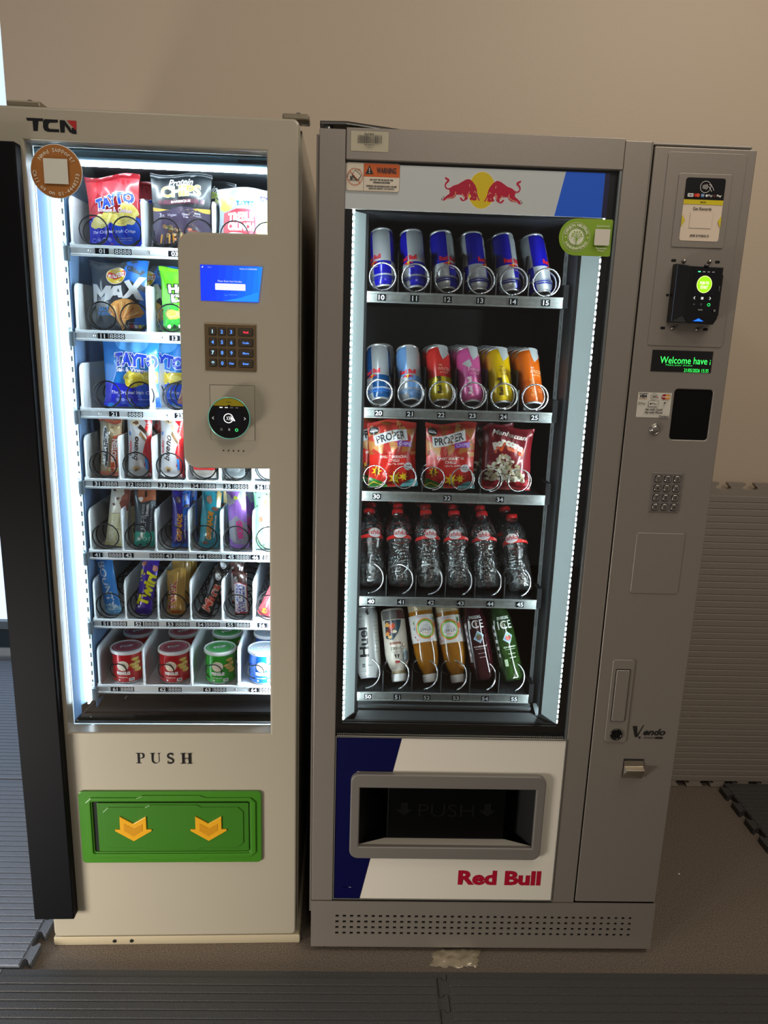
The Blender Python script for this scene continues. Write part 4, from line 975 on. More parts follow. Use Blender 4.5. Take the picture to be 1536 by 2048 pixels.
b = packet('crisp_bag', 'red and blue crisp bag in slot 01, the leftmost on the top shelf', CR, G1, .118, .142, .040, 'b3202c', red_blue, 3)
place(b, M1, .188, .138, 1.6225, -6, 4, -3)
place(clone(b, 'red and blue crisp bag mostly hidden behind the one in slot 01'), M1, .206, .205, 1.6225, 8, 3, 2)
dark = [('r', -.5, .56, .5, .60, '5c2a3c'), ('p', wave(-.5, .5, .50, .045, 3.14, 3.14, 0), 'c8a24a')]
dark = [('r', -.5, .60, .5, 1, '23282c'), ('r', -.33, .585, .33, .645, '5c2a3c'), ('p', wave(-.5, .5, .555, -.05, 3.14, 0, 0), 'd0b050'), ('p', wave(-.5, .5, .50, -.05, 3.14, 0, 0), '4a4058'), ('p', wave(-.5, .5, .515, -.035, 9, 0, 0), '4a4058')]
dark += [('t', 'Protein', .0, .875, .34, .10, 'f2f4f2', {'b': .02, 'sh': .35}), ('t', 'CHIPS', .0, .755, .56, .145, 'a8b84e', {'b': .03, 'ol': 'e6ecb0', 'oa': .03}), ('t', 'BARBEQUE', 0, .615, .28, .035, 'f4f4f4', {'b': .04}), ('t', 'Vegan', -.13, .43, .13, .045, 'e4e0ee', {'b': 0, 'sh': .3}), ('t', '3x', -.28, .43, .08, .05, 'e4e0ee', {'b': 0}), ('t', 'Gluten', .07, .45, .11, .028, 'e4e0ee', {'b': 0}), ('t', 'Free', .07, .415, .07, .028, 'e4e0ee', {'b': 0}), ('t', '40%', .24, .46, .09, .026, 'e4e0ee', {'b': .02}), ('t', 'Protein', .24, .43, .11, .024, 'e4e0ee', {'b': 0})]
dark += [('p', wave(-.5, .5, .06, 0, 1, 0, 0), '14100f')] + chips(-.18, .20, 16, .15, .09, .035, ('b8a48c', '8a6a4a', '6a4a32', 'c8b49c', '5c7a3a'), 5) + chips(.1, .17, 18, .18, .08, .03, ('9a4430', '70342a', 'b86a50', '5c7a3a', '8a5a3a'), 6)
for k in range(7): dark.append(('p', [(-.3 + k * .06, .06), (-.28 + k * .06, .06), (-.26 + k * .055, .17), (-.285 + k * .055, .17)], ('c88a2a', '4a342a', 'd8a850')[k % 3]))
b = packet('crisp_bag', 'black and purple chip bag in slot 03, behind the corner of the control panel', CR, G1, .128, .150, .036, '2a2e34', dark, 8)
place(b, M1, .325, .138, 1.6225, 4, 3, 0)
place(clone(b, 'black chip bag behind the black and purple one in slot 03'), M1, .352, .20, 1.6225, -10, 3, 6)
wht = [('e', -.36, .78, .12, .10, 'd8cc6a', .1), ('e', -.38, .70, .10, .08, 'ccba50', .1), ('p', [(-.42, .60), (-.2, .645), (.12, .63), (.15, .60), (.15, .24), (-.42, .26)], 'c0404e'), ('t', 'TAYTO', -.03, .73, .33, .085, '1058c8', {'b': .07}), ('t', 'TREBLE', -.11, .525, .46, .13, 'f4f4f6', {'b': .07}), ('t', 'CRUNCH', -.11, .375, .46, .13, 'f4f4f6', {'b': .07}), ('r', .22, .80, .34, .88, '2a2a7a'), ('t', '94', .28, .845, .07, .04, 'f4f4f6', {})]
wht += chips(.30, .45, 8, .05, .18, .11, ('d4d06a', 'c8c050', 'e2dc8a'), 7) + [('e', -.2, .22, .2, .06, 'ece4e4', .05)]
b = packet('crisp_bag', 'white and yellow crisp bag at the right end of the top shelf', CR, G1, .126, .125, .040, 'a4afb8', wht, 12)
place(b, M1, .462, .135, 1.6225, 3, 3, 0)
grey = [('p', [(.12, 1), (.5, 1), (.5, .0), (.18, .0), (.30, .30), (.36, .52), (.24, .70), (.02, .72), (.10, .84)], '1f6cc8'), ('p', [(.10, .96), (.42, .84), (.36, .78), (.16, .86)], '3a424c'), ('p', [(.30, .68), (.5, .60), (.5, .52), (.24, .60)], '3a424c'), ('e', -.02, .80, .16, .125, 'f0e6da'), ('e', -.02, .80, .148, .113, 'e8c81c'), ('p', [(-.165, .81), (-.13, .86), (.0, .83), (.12, .87), (.13, .79), (-.02, .74), (-.15, .78)], 'c01e28'), ('t', 'WALKERS', -.02, .805, .27, .07, 'fafafa', {'b': .04, 'rot': 3}),
    ('p', [(-.42, .66), (-.33, .655), (-.25, .55), (-.17, .655), (-.08, .65), (-.12, .43), (-.20, .42), (-.19, .55), (-.26, .46), (-.33, .53), (-.34, .39), (-.40, .36)], 'd8dde0'), ('p', [(-.22, .40), (-.05, .645), (.07, .655), (.10, .47), (.03, .47), (.02, .51), (-.05, .50), (-.10, .44)], 'd8dde0'), ('p', [(.0, .57), (.03, .61), (.055, .55)], '3a424c'),
    ('p', [(.12, .70), (.20, .72), (.25, .63), (.34, .76), (.44, .76), (.31, .59), (.40, .44), (.30, .45), (.25, .52), (.16, .46), (.08, .46), (.20, .58)], 'd8dde0'), ('t', 'SALT', -.22, .30, .18, .06, '2a8ae0', {'b': .03}), ('t', 'FLAVOUR', -.2, .235, .25, .05, '2a8ae0', {'b': .03})]
fan = [(.02 + .30 * cos(radians(a)), .20 + .24 * sin(radians(a))) for a in range(25, 166, 12)]
grey += [('p', [(.02, .0)] + [(.02, .02)] + [(-.02, .15)] + [(-.14, .25), (-.10, .36), (-.02, .42), (.10, .46), (.22, .44), (.33, .37), (.40, .26), (.34, .20), (.22, .18), (.12, .14), (.08, .06), (.04, .0)], 'd09a58')]
for k in range(9): t = k / 8; grey.append(('p', stroke([(.03 + .04 * t, .04 + .12 * t), (-.10 + .46 * t, .30 + .14 * sin(pi * min(1, t * 1.1)) - .06 * t)], .012, .022), ('b87038', 'e8c48a')[k % 2]))
for k in range(5): grey.append(('r', .10 + k * .062, .035, .15 + k * .062, .085, ('e8ecee', 'c84a4a', 'e8ecee', 'd8c84a', '7ab84a')[k]))
grey.append(('t', 'per pack', .22, .11, .14, .016, 'e8ecee', {'b': 0}))
b = packet('crisp_bag', 'dark grey and blue ridged crisp bag in slot 11, left on the second shelf', CR, G1, .128, .142, .040, '3a424c', grey, 15)
place(b, M1, .188, .138, 1.4520, -3, 3, 0)
place(clone(b, 'dark grey and blue crisp bag tucked behind the one in slot 11'), M1, .226, .198, 1.4520, -6, 2, 5)
grn = [('r', -.5, .93, .5, 1, '6cc81c'), ('p', wave(-.5, .5, .40, .04, 4, 1, 0), '2f9a34'), ('t', 'Hunky', .05, .68, .66, .17, 'e8ecec', {'b': .05, 'rot': 6, 'ol': '15181a', 'oa': .07}), ('t', 'Dorys', .08, .52, .62, .17, 'e8ecec', {'b': .05, 'rot': 4, 'ol': '15181a', 'oa': .07})] + chips(-.05, .30, 8, .22, .09, .11, ('c8c060', 'd8d078', 'b0a848'), 9) + [('p', wave(-.5, .5, .09, .015, 20, 0, .0), '1c5a20')]
for k in range(7): grn.append(('e', -.3 + k * .09, .09, .03, .03, ('f0f2e8', '15301a')[k % 2], .1))
b = packet('crisp_bag', 'bright green crisp bag in slot 13, cut off by the control panel', CR, G1, .112, .135, .040, '5ab41e', grn, 21)
place(b, M1, .332, .138, 1.4520, 2, 3, -2)
place(clone(b, 'bright green crisp bag behind the one in slot 13'), M1, .352, .20, 1.4520, -8, 2, 2)
blu = [('p', wave(-.5, .5, .34, .04, 4, 2, 0), '1420c8'), ('p', wave(.05, .5, .36, .03, 4, 2, 0), '1858d8'), ('e', .02, .92, .24, .16, '58a8e8')] + chips(.12, .40, 9, .22, .06, .10, ('e0cc44', 'd4bc30', 'ecdc70'), 13) + [('t', 'TAYTO', .09, .66, .62, .19, '1440c8', {'b': .06, 'ol': 'f0f4ff', 'oa': .04, 'rot': 1}), ('t', 'Salt & Vinegar', .04, .515, .46, .07, 'eef2ff', {'b': .02, 'ol': '2a3a8a', 'oa': .03}), ('t', 'The Original Irish Crisp', .04, .20, .66, .06, 'eef2ff', {'b': .01, 'sh': .3}), ('e', -.20, .1, .03, .026, '8f9cf0'), ('e', -.12, .1, .03, .026, '8f9cf0'), ('e', -.04, .1, .03, .026, '8f9cf0'), ('t', 'No Added MSG', .2, .11, .2, .02, 'c8d0ff', {'b': 0})]
b = packet('crisp_bag', 'bright blue crisp bag in slot 21, on the third shelf', CR, G1, .124, .152, .042, '1e80d4', blu, 27)
place(b, M1, .205, .140, 1.2880, 2, 4, 0)
place(clone(b, 'bright blue crisp bag behind the one in slot 21, right of it'), M1, .232, .250, 1.2880, -10, 2, 6)
brn = [('p', [(.02, .9), (.4, .95), (.4, .6), (.15, .62)], 'b8b04a'), ('e', .24, .55, .18, .14, 'd8cc8a', .08), ('r', -.2, .22, .3, .30, '8a3028')] + [('e', -.14 + k * .075, .32, .034, .034, ('d8d4cc', 'c8c040', 'c84a4a')[k % 3]) for k in range(6)]
b = packet('crisp_bag', 'brown snack bag leaning in slot 23 beside the control panel', CR, G1, .090, .125, .036, '4a2c26', brn, 31, 1.6)
place(b, M1, .345, .140, 1.2880, 0, 4, 14)
place(clone(b, 'brown snack bag behind the leaning one in slot 23'), M1, .358, .20, 1.2880, -8, 2, 4)

def T(s, x, y, w_, h_, c, **k): return ('t', s, x, y, w_, h_, c, k)
bars = {}
# second row of goods: bars (label, w, h, base, ops)
nat = [('r', -.2, 0, .3, .08, 'd87a60'), ('p', [(.02, .06), (.2, .06), (.2, .74), (.06, .72), (.0, .3)], 'c4552c')] + chips(.05, .82, 10, .10, .05, .035, ('c8b48c', 'a88a5c', 'e0d4b0'), 2) + chips(.04, .13, 8, .10, .05, .03, ('c8a04c', 'd86a50', 'e0d4b0'), 3) + [('e', -.07, .50, .060, .36, 'eef2f2'), ('e', -.07, .50, .050, .35, '1c2228'), T('EAT NATURAL', -.07, .50, .60, .07, 'eef2f2', rot=80), T('PROTEIN', .085, .46, .42, .085, 'f4ece4', rot=86, b=.04), ('r', -.2, .93, .3, 1, 'b85840')]
kin = [('p', [(.02, 1), (.22, 1), (.22, 0), (.10, 0), (.13, .10), (.07, .18), (.10, .28), (.06, .38), (.09, .50), (.13, .60), (.08, .72), (.12, .84), (.05, .92)], 'cf1f24'), ('e', -.06, .88, .07, .05, 'd8c8a0', .08), ('e', -.05, .88, .045, .035, '6a4428', .1), ('p', [(-.02, .80), (.14, .62), (.16, .66), (.02, .84)], '3c2418'), ('p', [(.02, .74), (.12, .58), (.10, .55), (.0, .68)], '8a6a48'), T('bueno', -.065, .46, .40, .10, '2a120c', rot=84, b=.02, sh=.3), T('K', -.155, .35, .035, .045, '1a1a1a', rot=88, b=.04), T('inder', -.155, .49, .20, .040, 'd0202a', rot=88, b=.04), ('r', -.17, .66, -.14, .72, '2a7ad0'), ('e', -.06, .13, .06, .04, 'c8a878', .1), ('e', -.06, .11, .03, .025, '4a3020', .1), ('r', .09, .12, .13, .30, '3a8ae0'), T('2 BARS', .15, .85, .14, .035, 'f4d8d8', rot=80)]
kinw = [op if not (op[0] == 'p' and op[2] == '3c2418') else ('p', op[1], 'd8c8a0') for op in kin]
fulc = [('p', wave(-.3, .3, .55, .01, 3, 0, 0), 'cdc8a0'), ('e', -.10, .93, .03, .022, '4a3028'), ('e', -.02, .80, .028, .022, '6a4434'), ('e', -.08, .70, .026, .02, '5a382a'), ('p', [(.04, .98), (.2, .98), (.2, .60), (.08, .58), (.02, .72), (.08, .84)], '7a4438'), ('e', .09, .80, .05, .05, '94584a', .1), T('FULFIL', -.06, .26, .40, .085, 'e8e6d8', rot=84, ol='9a946a', oa=.02, b=.0), T('WHITE CHOC', .045, .32, .44, .035, '6a6648', rot=84, b=0), T('COOKIE DOUGH', .085, .32, .44, .03, '6a6648', rot=84, b=0), ('r', -.3, 0, .3, .05, 'b8b07c')]
fult = [('p', wave(-.3, .3, .24, .02, 3, 0, 0), '14a08c'), ('r', -.3, .25, .3, .72, '2c3c46'), ('p', [(-.1, 1), (.2, 1), (.2, .74), (-.06, .74), (-.12, .86)], 'a8603c'), ('e', .02, .86, .05, .05, '2a1c18', .1), ('e', -.06, .80, .04, .04, 'e0dcd0', .1), T('FULFIL', -.02, .36, .42, .085, 'b8c4c8', rot=86, ol='2c3c46', oa=.0, b=.0), T('DARK CHOC SALTED', -.02, .63, .16, .04, 'e8ecee', rot=86, b=0), T('CARAMEL', .05, .60, .20, .045, 'e8ecee', rot=86), T('VITAMIN & PROTEIN BAR', .11, .46, .44, .025, 'c8d0d4', rot=86, b=0)] + [('e', -.09 + k * .09, .13, .032, .032, 'c8e8e0') for k in range(3)] + [('e', -.09 + k * .09, .13, .024, .024, '14a08c') for k in range(3)]
grp = [('p', [(.03, 1), (.2, 1), (.2, .3), (.10, .3), (.05, .6)], '1868cc'), ('r', -.3, 0, .3, .07, '1c60c0'), ('e', -.04, .85, .045, .06, '4a3840', .1), ('e', .10, .72, .055, .035, '3c2c30', .1), T('GRENADE', -.01, .36, .50, .095, 'd8922a', rot=88, b=.05), T('HIGH PROTEIN BAR', .09, .36, .42, .028, 'e8ecff', rot=88), T('OREO', .09, .88, .12, .04, 'f0f4ff', rot=88)]
grt = [('p', [(.08, 1), (.2, 1), (.2, .68), (.10, .72)], 'b8a86a'), ('e', -.03, .80, .05, .065, '8a6a5c', .1), ('e', .08, .68, .06, .035, '7a4a3c', .1), T('GRENADE', .0, .38, .48, .095, 'd8922a', rot=88, b=.05), T('HIGH PROTEIN BAR', .09, .38, .40, .028, 'e8ecff', rot=88), ('e', -.06, .08, .05, .03, '8a6a5c', .1)]
wck = [('p', [(-.2, .42), (.0, .52), (.2, .36), (.2, .12), (.08, .05), (-.08, .08), (-.16, .2)], '8c8a96'), ('p', [(.0, 1), (.08, .95), (.03, .80), (.10, .68), (.2, .74), (.2, 1)], 'a8b0bc'), ('p', [(-.2, .92), (-.12, .90), (-.06, .78), (-.02, .82), (-.02, .72), (-.12, .70), (-.2, .80)], 'b8b8c4'), ('e', .0, .80, .035, .032, 'b8c03a'), T('WICKED', .04, .30, .30, .10, 'e0208c', rot=92, b=.05), T('milk chocolate', -.02, .62, .16, .02, '3a2440', rot=88, b=0), T('almond crisp', .03, .62, .16, .02, '3a2440', rot=88, b=0)]
nut = [('e', q[0], q[1], .016, .012, '4a3a24') for q in ((-.15, .95), (-.05, .97), (.03, .92), (-.1, .85), (.12, .96), (-.14, .72), (-.12, .3), (-.14, .15), (.14, .2), (-.05, .06))] + [('p', [(-.02, .80), (.12, .88), (.16, .74), (.03, .66)], 'd8a85c'), ('p', [(-.06, .70), (.08, .74), (.10, .62), (-.03, .58)], 'e0b870'), ('p', [(-.06, .10), (.11, .10), (.11, .52), (-.06, .52)], 'f0f0ea'), T('NUTRAMINO', .02, .31, .38, .07, '2c2424', rot=84, b=.02), ('e', -.09, .5, .04, .04, '6a4024', .1)]
bou = [('p', [(-.2, 1), (.2, 1), (.2, .0), (-.2, .0)], '2c86d8'), T('BOUNTY', -.02, .50, .78, .12, 'f2f6fa', rot=-84, b=.03), ('p', wave(-.3, .3, .16, .03, 6, 0, 0), '8ac0dc'), ('e', .0, .12, .08, .07, 'd8ecf4', .1)]
twi = [('p', [(-.15, .98), (.2, .94), (.2, .80), (-.1, .86)], '34189a'), ('e', -.10, .83, .045, .04, 'a86a4a', .1), ('e', .10, .80, .05, .05, 'a05c40', .1), ('e', -.12, .70, .03, .05, 'a8a030', .1), T('Twirl', .01, .42, .56, .19, 'e0e012', rot=78, b=.05)] + [('e', q[0], q[1], .016, .016, 'b8a83a', .1) for q in ((-.12, .62), (-.07, .66), (-.1, .56))]
twx = [('p', [(.06, 1), (.2, 1), (.2, 0), (.08, 0)], 'a8853a'), T('TWIX', -.06, .42, .66, .17, 'a82028', rot=86, b=.03, ol='f4ece4', oa=.025, sh=-.2), ('e', .02, .06, .14, .04, 'b85a1c', .12), ('p', stroke([(.03, .2), (.045, .9)], .012), 'ecd890')]
mar = [('e', -.02, .86, .075, .06, 'd8dcdc'), ('e', -.02, .86, .058, .045, '2a2c2c'), ('e', -.02, .86, .045, .034, 'b8bcbc'), T('Mars', .0, .40, .62, .19, 'c8301c', rot=86, b=.03, sh=.2, ol='f2e2cc', oa=.025), ('p', stroke([(.15, .05), (.15, .95)], .006), '7a7c7c')]
sni = [('p', [(-.18, .05), (.16, .03), (.16, .74), (-.18, .76)], 'a02838'), ('p', [(-.155, .065), (.14, .045), (.14, .72), (-.155, .745)], 'f2f2f2'), T('SNICKERS', -.005, .40, .62, .20, '14309a', rot=88, b=.02, sh=.2), ('e', .05, .90, .04, .035, 'b8b0ac', .1), ('e', -.1, .86, .03, .03, 'a8a09c', .1)]
ric = [('p', [(-.2, 0), (.2, 0), (.2, .22), (-.2, .3)], 'd03038'), ('e', .0, .12, .06, .06, 'e8b020', .15), ('p', stroke([(-.02, .2), (.0, .95)], .05), 'e8909a')]
slv = [('e', .0, .2, .12, .1, 'b8c0c8', .1), ('r', -.2, .0, .2, .05, 'd8dee2')]
spk = [('e', q.x * .2, q.y, .008, .006, '6a7078') for q in [Vector((rnd.uniform(-1, 1), rnd.uniform(.05, .95), 0)) for _ in range(26)]]
specs = [ # key,label,w,h,t,base,ops,u,z,back,side,seed, behind
 ('31', 'clear and orange nut bar in slot 31, leftmost bar of its shelf', .050, .128, .020, 'b8a888', nat, .153, 1.1335, 4, 1, 41, 1),
 ('32', 'white and red chocolate bar packet in slot 32', .056, .140, .022, 'd2d6da', kin, .2180, 1.1335, 5, 0, 42, 1),
 ('33', 'white and red chocolate bar packet next to the control panel, slot 33', .056, .140, .022, 'd8dade', kinw, .2890, 1.1335, 5, 0, 43, 1),
 ('34', 'red and white bar whose lower end shows below the control panel, slot 34', .052, .130, .022, 'd8d8d8', [('p', wave(-.3, .3, .28, .015, 22, 0, .14), 'cc2828'), ('r', -.3, .04, .3, .13, 'd8d0c8')], .3600, 1.1335, 4, 0, 44, 0),
 ('35', 'silver wrapped bar whose lower end shows in slot 35', .044, .125, .020, 'b8c4cc', slv, .4290, 1.1335, 4, 0, 45, 0),
 ('36', 'white speckled bar whose lower end shows in slot 36', .056, .125, .020, 'd6dcdc', spk, .5010, 1.1335, 4, 0, 46, 0),
 ('41', 'cream and brown protein bar in slot 41', .046, .142, .020, 'e0dccc', fulc, .1520, .9695, 6, 7, 51, 1),
 ('42', 'slate and turquoise protein bar in slot 42', .050, .142, .020, '3c4a52', fult, .2210, .9695, 6, 1, 52, 0),
 ('43', 'purple and blue protein bar in slot 43', .042, .132, .020, '2a1c8c', grp, .3010, .9695, 6, 1, 53, 1),
 ('44', 'turquoise protein bar in slot 44', .046, .138, .020, '1c8a9c', grt, .3650, .9695, 6, 4, 54, 1),
 ('45', 'lilac and grey bar in slot 45', .046, .144, .020, 'a070cc', wck, .4360, .9695, 5, -4, 55, 1),
 ('46', 'mint green bar with biscuits in slot 46, cut by the window edge', .052, .138, .020, '8cd0a0', nut, .4990, .9695, 5, -2, 56, 0),
 ('51', 'blue and white coconut bar in slot 51, slanting to the left', .038, .140, .020, '58a0d8', bou, .1420, .8040, 6, -9, 61, 0),
 ('52', 'purple chocolate bar with yellow writing in slot 52', .040, .145, .018, '3c1c9c', twi, .2090, .8040, 6, 9, 62, 0),
 ('53', 'gold chocolate bar packet in slot 53', .044, .108, .020, 'c09a48', twx, .2850, .8040, 10, 0, 63, 2),
 ('54', 'black chocolate bar with red writing leaning in slot 54', .034, .115, .018, '141616', mar, .3520, .8040, 8, 20, 64, 1),
 ('55', 'dark brown chocolate bar with blue writing in slot 55', .034, .104, .018, '3c2420', sni, .4400, .8040, 8, -4, 65, 1),
 ('56', 'red wrapped bar leaning right in slot 56, cut by the window edge', .032, .115, .018, 'c8404a', ric, .4880, .8040, 8, 24, 66, 0)]
for key, lb, w_, h_, t_, base, ops, u, z, back, side, seed, beh in specs:
    b = packet('snack_bar', lb, 'snack bar', G2, w_, h_, t_, base, ops, seed, .8, .25)
    place(b, M1, u, .132, z, random.Random(seed).uniform(-4, 4), back, side)
    for k in range(beh):
        c = clone(b, ('right-hand ' if key == '33' else '') + lb.split(' in slot')[0].split(' whose')[0].split(' next to')[0] + ', %s in slot %s' % ('standing behind the front one' if k == 0 else 'third from the front', key))
        du = {'31': -.006, '55': -.014, '54': .014, '53': .005, '45': .012, '43': .010, '44': .012, '41': .012}.get(key, .010)
        place(c, M1, u + du * (k + 1), .132 + .045 * (k + 1), z + (.012 if key in ('53', '54', '55') else .0), 6 if k == 0 else -5, back * .6, side * .6 + (3 if key in ('54',) else 0))

# stubby crisp tubs on the bottom shelf
def tub(label, hexb, hexd, txt):
    root = empty('crisp_tub'); tag(root, label, 'crisp tub', 'short crisp tubs on the bottom shelf of the beige machine')
    body = mat(hexb, .22, .15, .5); R = .0355; H = .074
    MB().lathe([(.0, .001), (.034, .001), (.0352, 0), (.0362, .002), (.0355, .004), (R, .006), (R, H), (.0362, H + .0015)], body, 40, lambda t, z: mat('d8d8d4', .25, .8) if z < .005 else body).build('body', root)
    lidm = mat('e6eaea', .25, 0, .4); top = mat(hexd, .25, 0, .5)
    MB().lathe([(.0372, H - .001), (.0385, H), (.0385, H + .0065), (.0372, H + .0078), (.0345, H + .0078), (.0340, H + .0062)], lidm, 40).build('lid_rim', root)
    ld = MB().lathe([(.0340, H + .0062), (.0, H + .0062)], top, 40).build('lid', root)
    pr = Print(); lt = mat('e8e0e2', .3)
    pr.poly(ring(0, 0, .0300, .0304, 36), lt); pr.poly(ring(0, 0, .0275, .0279, 36), lt); pr.text('POP', 0, .001, .030, .0120, mat('c8c4cc', .3), .05, 0, 8, '8a3a48' if hexb[0] != '2' else '2c6c38', .04)
    pr.build(topf(H + .0063), 'lid_print', ld)
    pr = Print(L=.006)
    pr.poly(ell(-.010, .0455, .0135, .0125, 26), 'efe2cc')
    pr.text('PRINGLES', -.009, .0270, .0310, .0085, 'f4f2ee', .06, 0, 0, hexd, .05)
    for q in ((.020, .060), (.024, .050), (.020, .040), (.026, .032), (.014, .047)): pr.poly(ell(q[0], q[1], .0095, .0048, 14, 0, 360, .08, int(q[0] * 1e3)), ('e0c04a', 'd2a83a')[int(q[1] * 1e3) % 2]); pr.poly(ell(q[0] + .001, q[1] + .001, .0065, .0026, 12), 'e8d27a')
    pr.text(txt, -.010, .0170, .0220, .0028, 'f4f2ee', .02)
    pr.poly(rrect(.0030, .0075, .0150, .0150, .001), 'f0f0ee'); pr.text('40g', .0090, .0112, .0090, .0045, '15181a', .04); pr.poly(rrect(-.0200, .0085, -.0160, .0125, .0005), 'e8e8e6')
    pr.build(lambda x, z, off: ((R + .0002 + off) * sin(x / R), -(R + .0002 + off) * cos(x / R), z), 'label', root, smooth=True)
    return root
tubs = [('red tub in slot 61, leftmost', 'c4141f', 'a84a5a', 'ORIGINAL', .1620), ('red tub in slot 62', 'c4141f', 'a84a5a', 'ORIGINAL', .2740), ('green tub in slot 63', '259a1c', '3f9a50', 'SOUR CREAM & ONION', .3835), ('blue tub in slot 64, cut by the window edge', '1464c4', 'b8ccd8', 'SALT & VINEGAR', .4880)]
prev = {}
for lb, hb, hd_, t, u in tubs:
    front = 'short %s' % lb
    if hb in prev: o = clone(prev[hb], front)
    else: o = tub(front, hb, hd_, t); prev[hb] = o
    place(o, M1, u, .148, .6345, 14, 0, 0)
    o2 = clone(o, 'tub behind the short %s' % lb); place(o2, M1, u + .002, .248, .6345, 30, 0, 0)

# ---- grey machine: slim cans
def cyl(R, prof=None):
    return lambda x, z, off: ((R + off) * sin(x / R), -(R + off) * cos(x / R), z)
SV = mat('c2cacc', .3, .3, .3); RIMM = mat('dfe3e5', .25, .5)
def can(label, group, R, H, bodyf, prn, base='b9c1c4'):
    root = empty('drink_can'); tag(root, label, 'drink can', group); k = R / .0265
    body = MB().lathe([(R * .80, .004), (R * .93, .0075), (R, .014), (R, H * .40), (R, H * .42), (R, H * .6), (R, H - .016), (R * .985, H - .012), (R * .89, H - .004)], SV, 48, bodyf)
    body.build('body', root)
    MB().lathe([(0, .010), (R * .45, .0085), (R * .68, .004), (R * .76, 0), (R * .80, .0), (R * .83, .0045), (R * .80, .004)], RIMM, 40).build('base', root)
    MB().lathe([(R * .88, H - .0045), (R * .93, H - .003), (R * .935, H), (R * .88, H), (R * .86, H - .005), (0, H - .005)], RIMM, 40).build('lid', root)
    pr = Print(L=.006); prn(pr); pr.build(cyl(R + .0002), 'label', root, smooth=True)
    return root
def rb_body(c1, c2, mid=.42, H=.134):
    a = mat(c1, .25, .1, .5); b2 = mat(c2, .3, .25, .3)
    def f(t, z):
        q = int(((t + .0) % (2 * pi)) / (pi / 2)); up = z > H * mid
        on = (q % 2 == 1) if up else (q % 2 == 0)
        return a if on else b2
    return f
def bulls(pr, x, z, s):
    pr.poly(ell(x, z, s * .42, s * .42, 18), 'f0c418')
    for k in (1, -1): pr.poly([(x + k * p[0] * s, z + p[1] * s) for p in ((.06, -.2), (.16, .12), (.42, .34), (.8, .16), (1.0, -.1), (1.1, -.3), (.9, -.2), (.75, -.1), (.45, -.12), (.3, -.3))], 'c81428')
def rb_print(pr, sub='ENERGY DRINK', band='1a2a98', R=.0265):
    pr.text('Red Bull', 0, .066, .038, .0110, 'd01428', .05); bulls(pr, .0, .0540, .0105); pr.text(sub, 0, .0440, .026, .0034, 'c0a8b4', .02)
    pr.rect(-.083, .0200, .083, .0225, band); pr.rect(-.083, .0150, .083, .0180, band)
    pr.rect(-.083, .0226, .083, .0262, 'aab2b8'); pr.text('VITALISES BODY AND MIND', .0, .0244, .05, .0020, '46508a', .0)
ORD = ('leftmost', 'second from the left', 'third from the left', 'fourth from the left', 'fifth from the left', 'rightmost')
GC = 'slim energy drink cans on the top shelf of the grey machine'
c0 = can('x', GC, .0265, .134, rb_body('1414b4', 'b8c0c4'), rb_print)
rots = (-50, -28, 18, 52, 25, 62)
for i in range(6):
    o = c0 if i == 0 else clone(c0); o['label'] = 'blue and silver slim can, %s on the top shelf, slot %d' % (ORD[i], 10 + i)
    u = .1262 + i * .0687 + (.006, .004, .001, .0, .0, -.001)[i]
    M = M2 @ Matrix.Translation((u, .136, 1.5474 + .004)) @ Matrix.Rotation(radians(-4 - i * .9), 4, 'Y') @ Matrix.Rotation(radians(-24), 4, 'X') @ Matrix.Rotation(radians(rots[i]), 4, 'Z')
    o.matrix_world = M
    if i in (3, 4, 5):
        for q in range(1 if i == 3 else 2):
            o2 = clone(c0, 'slim can %s the %s front can on the top shelf' % (('right behind', 'two behind')[q], ORD[i]))
            o2.matrix_world = M2 @ Matrix.Translation((u, .136 + .062 * (q + 1), 1.5474 + .004)) @ Matrix.Rotation(radians(-4 - i * .9), 4, 'Y') @ Matrix.Rotation(radians(-24), 4, 'X') @ Matrix.Rotation(radians(rots[i] + 40), 4, 'Z')
def edition(c_top, c_bot, txt, tcol, vert):
    a = mat(c_top, .25, .1, .5); b2 = mat(c_bot, .25, .1, .5)
    def body(t, z): return a if z > .055 else b2
    def prn(pr):
        pr.poly([(-.004, .134), (.022, .134), (.020, .112), (.012, .104), (.006, .098), (.001, .110)], 'b9c1c4'); pr.poly(stroke([(.006, .122), (.014, .116), (.020, .121), (.026, .114)], .004), 'b9c1c4')
        pr.poly([(-.020, .092), (-.002, .100), (.002, .088), (-.004, .078)], 'c4cacc') if txt == 'PINK' else None
        pr.text('THE', -.001, .0835, .008, .004, tcol, .02); pr.text(txt, .008, .0745, .030, .0085, tcol, -.005); pr.text('EDITION', .007, .0655, .020, .0042, tcol, .0)
        pr.text('Red Bull', -.006, .036, .042, .0095, vert, .05, 0, 90)
        pr.text('energy', .012, .030, .012, .0030, tcol, .0); pr.text('drink', .012, .0255, .010, .0030, tcol, .0)
    return body, prn
eds = [('20', 'dark blue slim can', rb_body('0c4c86', 'a8b0b2'), lambda pr: rb_print(pr, 'ZERO SUGAR', '1a6ac0'), -34, 1), ('21', 'pale blue slim can', rb_body('6c9cd4', 'b4bcc0'), lambda pr: rb_print(pr, 'S U G A R F R E E', '7aa8dc'), -10, 0),
       ('22', 'red and gold slim can', *edition('d8322c', 'c8b410', 'WINTER', 'f0b8a0', '3c3410'), 5, 2), ('23', 'pink slim can', *edition('e060a8', 'e468ac', 'PINK', 'f4c8e0', 'f6eaf2'), 5, 4),
       ('24', 'yellow slim can', *edition('ecc406', 'eac806', 'TROPICAL', '5a4a10', '4a3c10'), 5, 4), ('25', 'orange slim can', *edition('dc6a10', 'cc5c10', 'APRICOT', 'f4d0a8', 'd07830'), 10, 4)]
GD = 'slim energy drink cans on the second shelf of the grey machine'
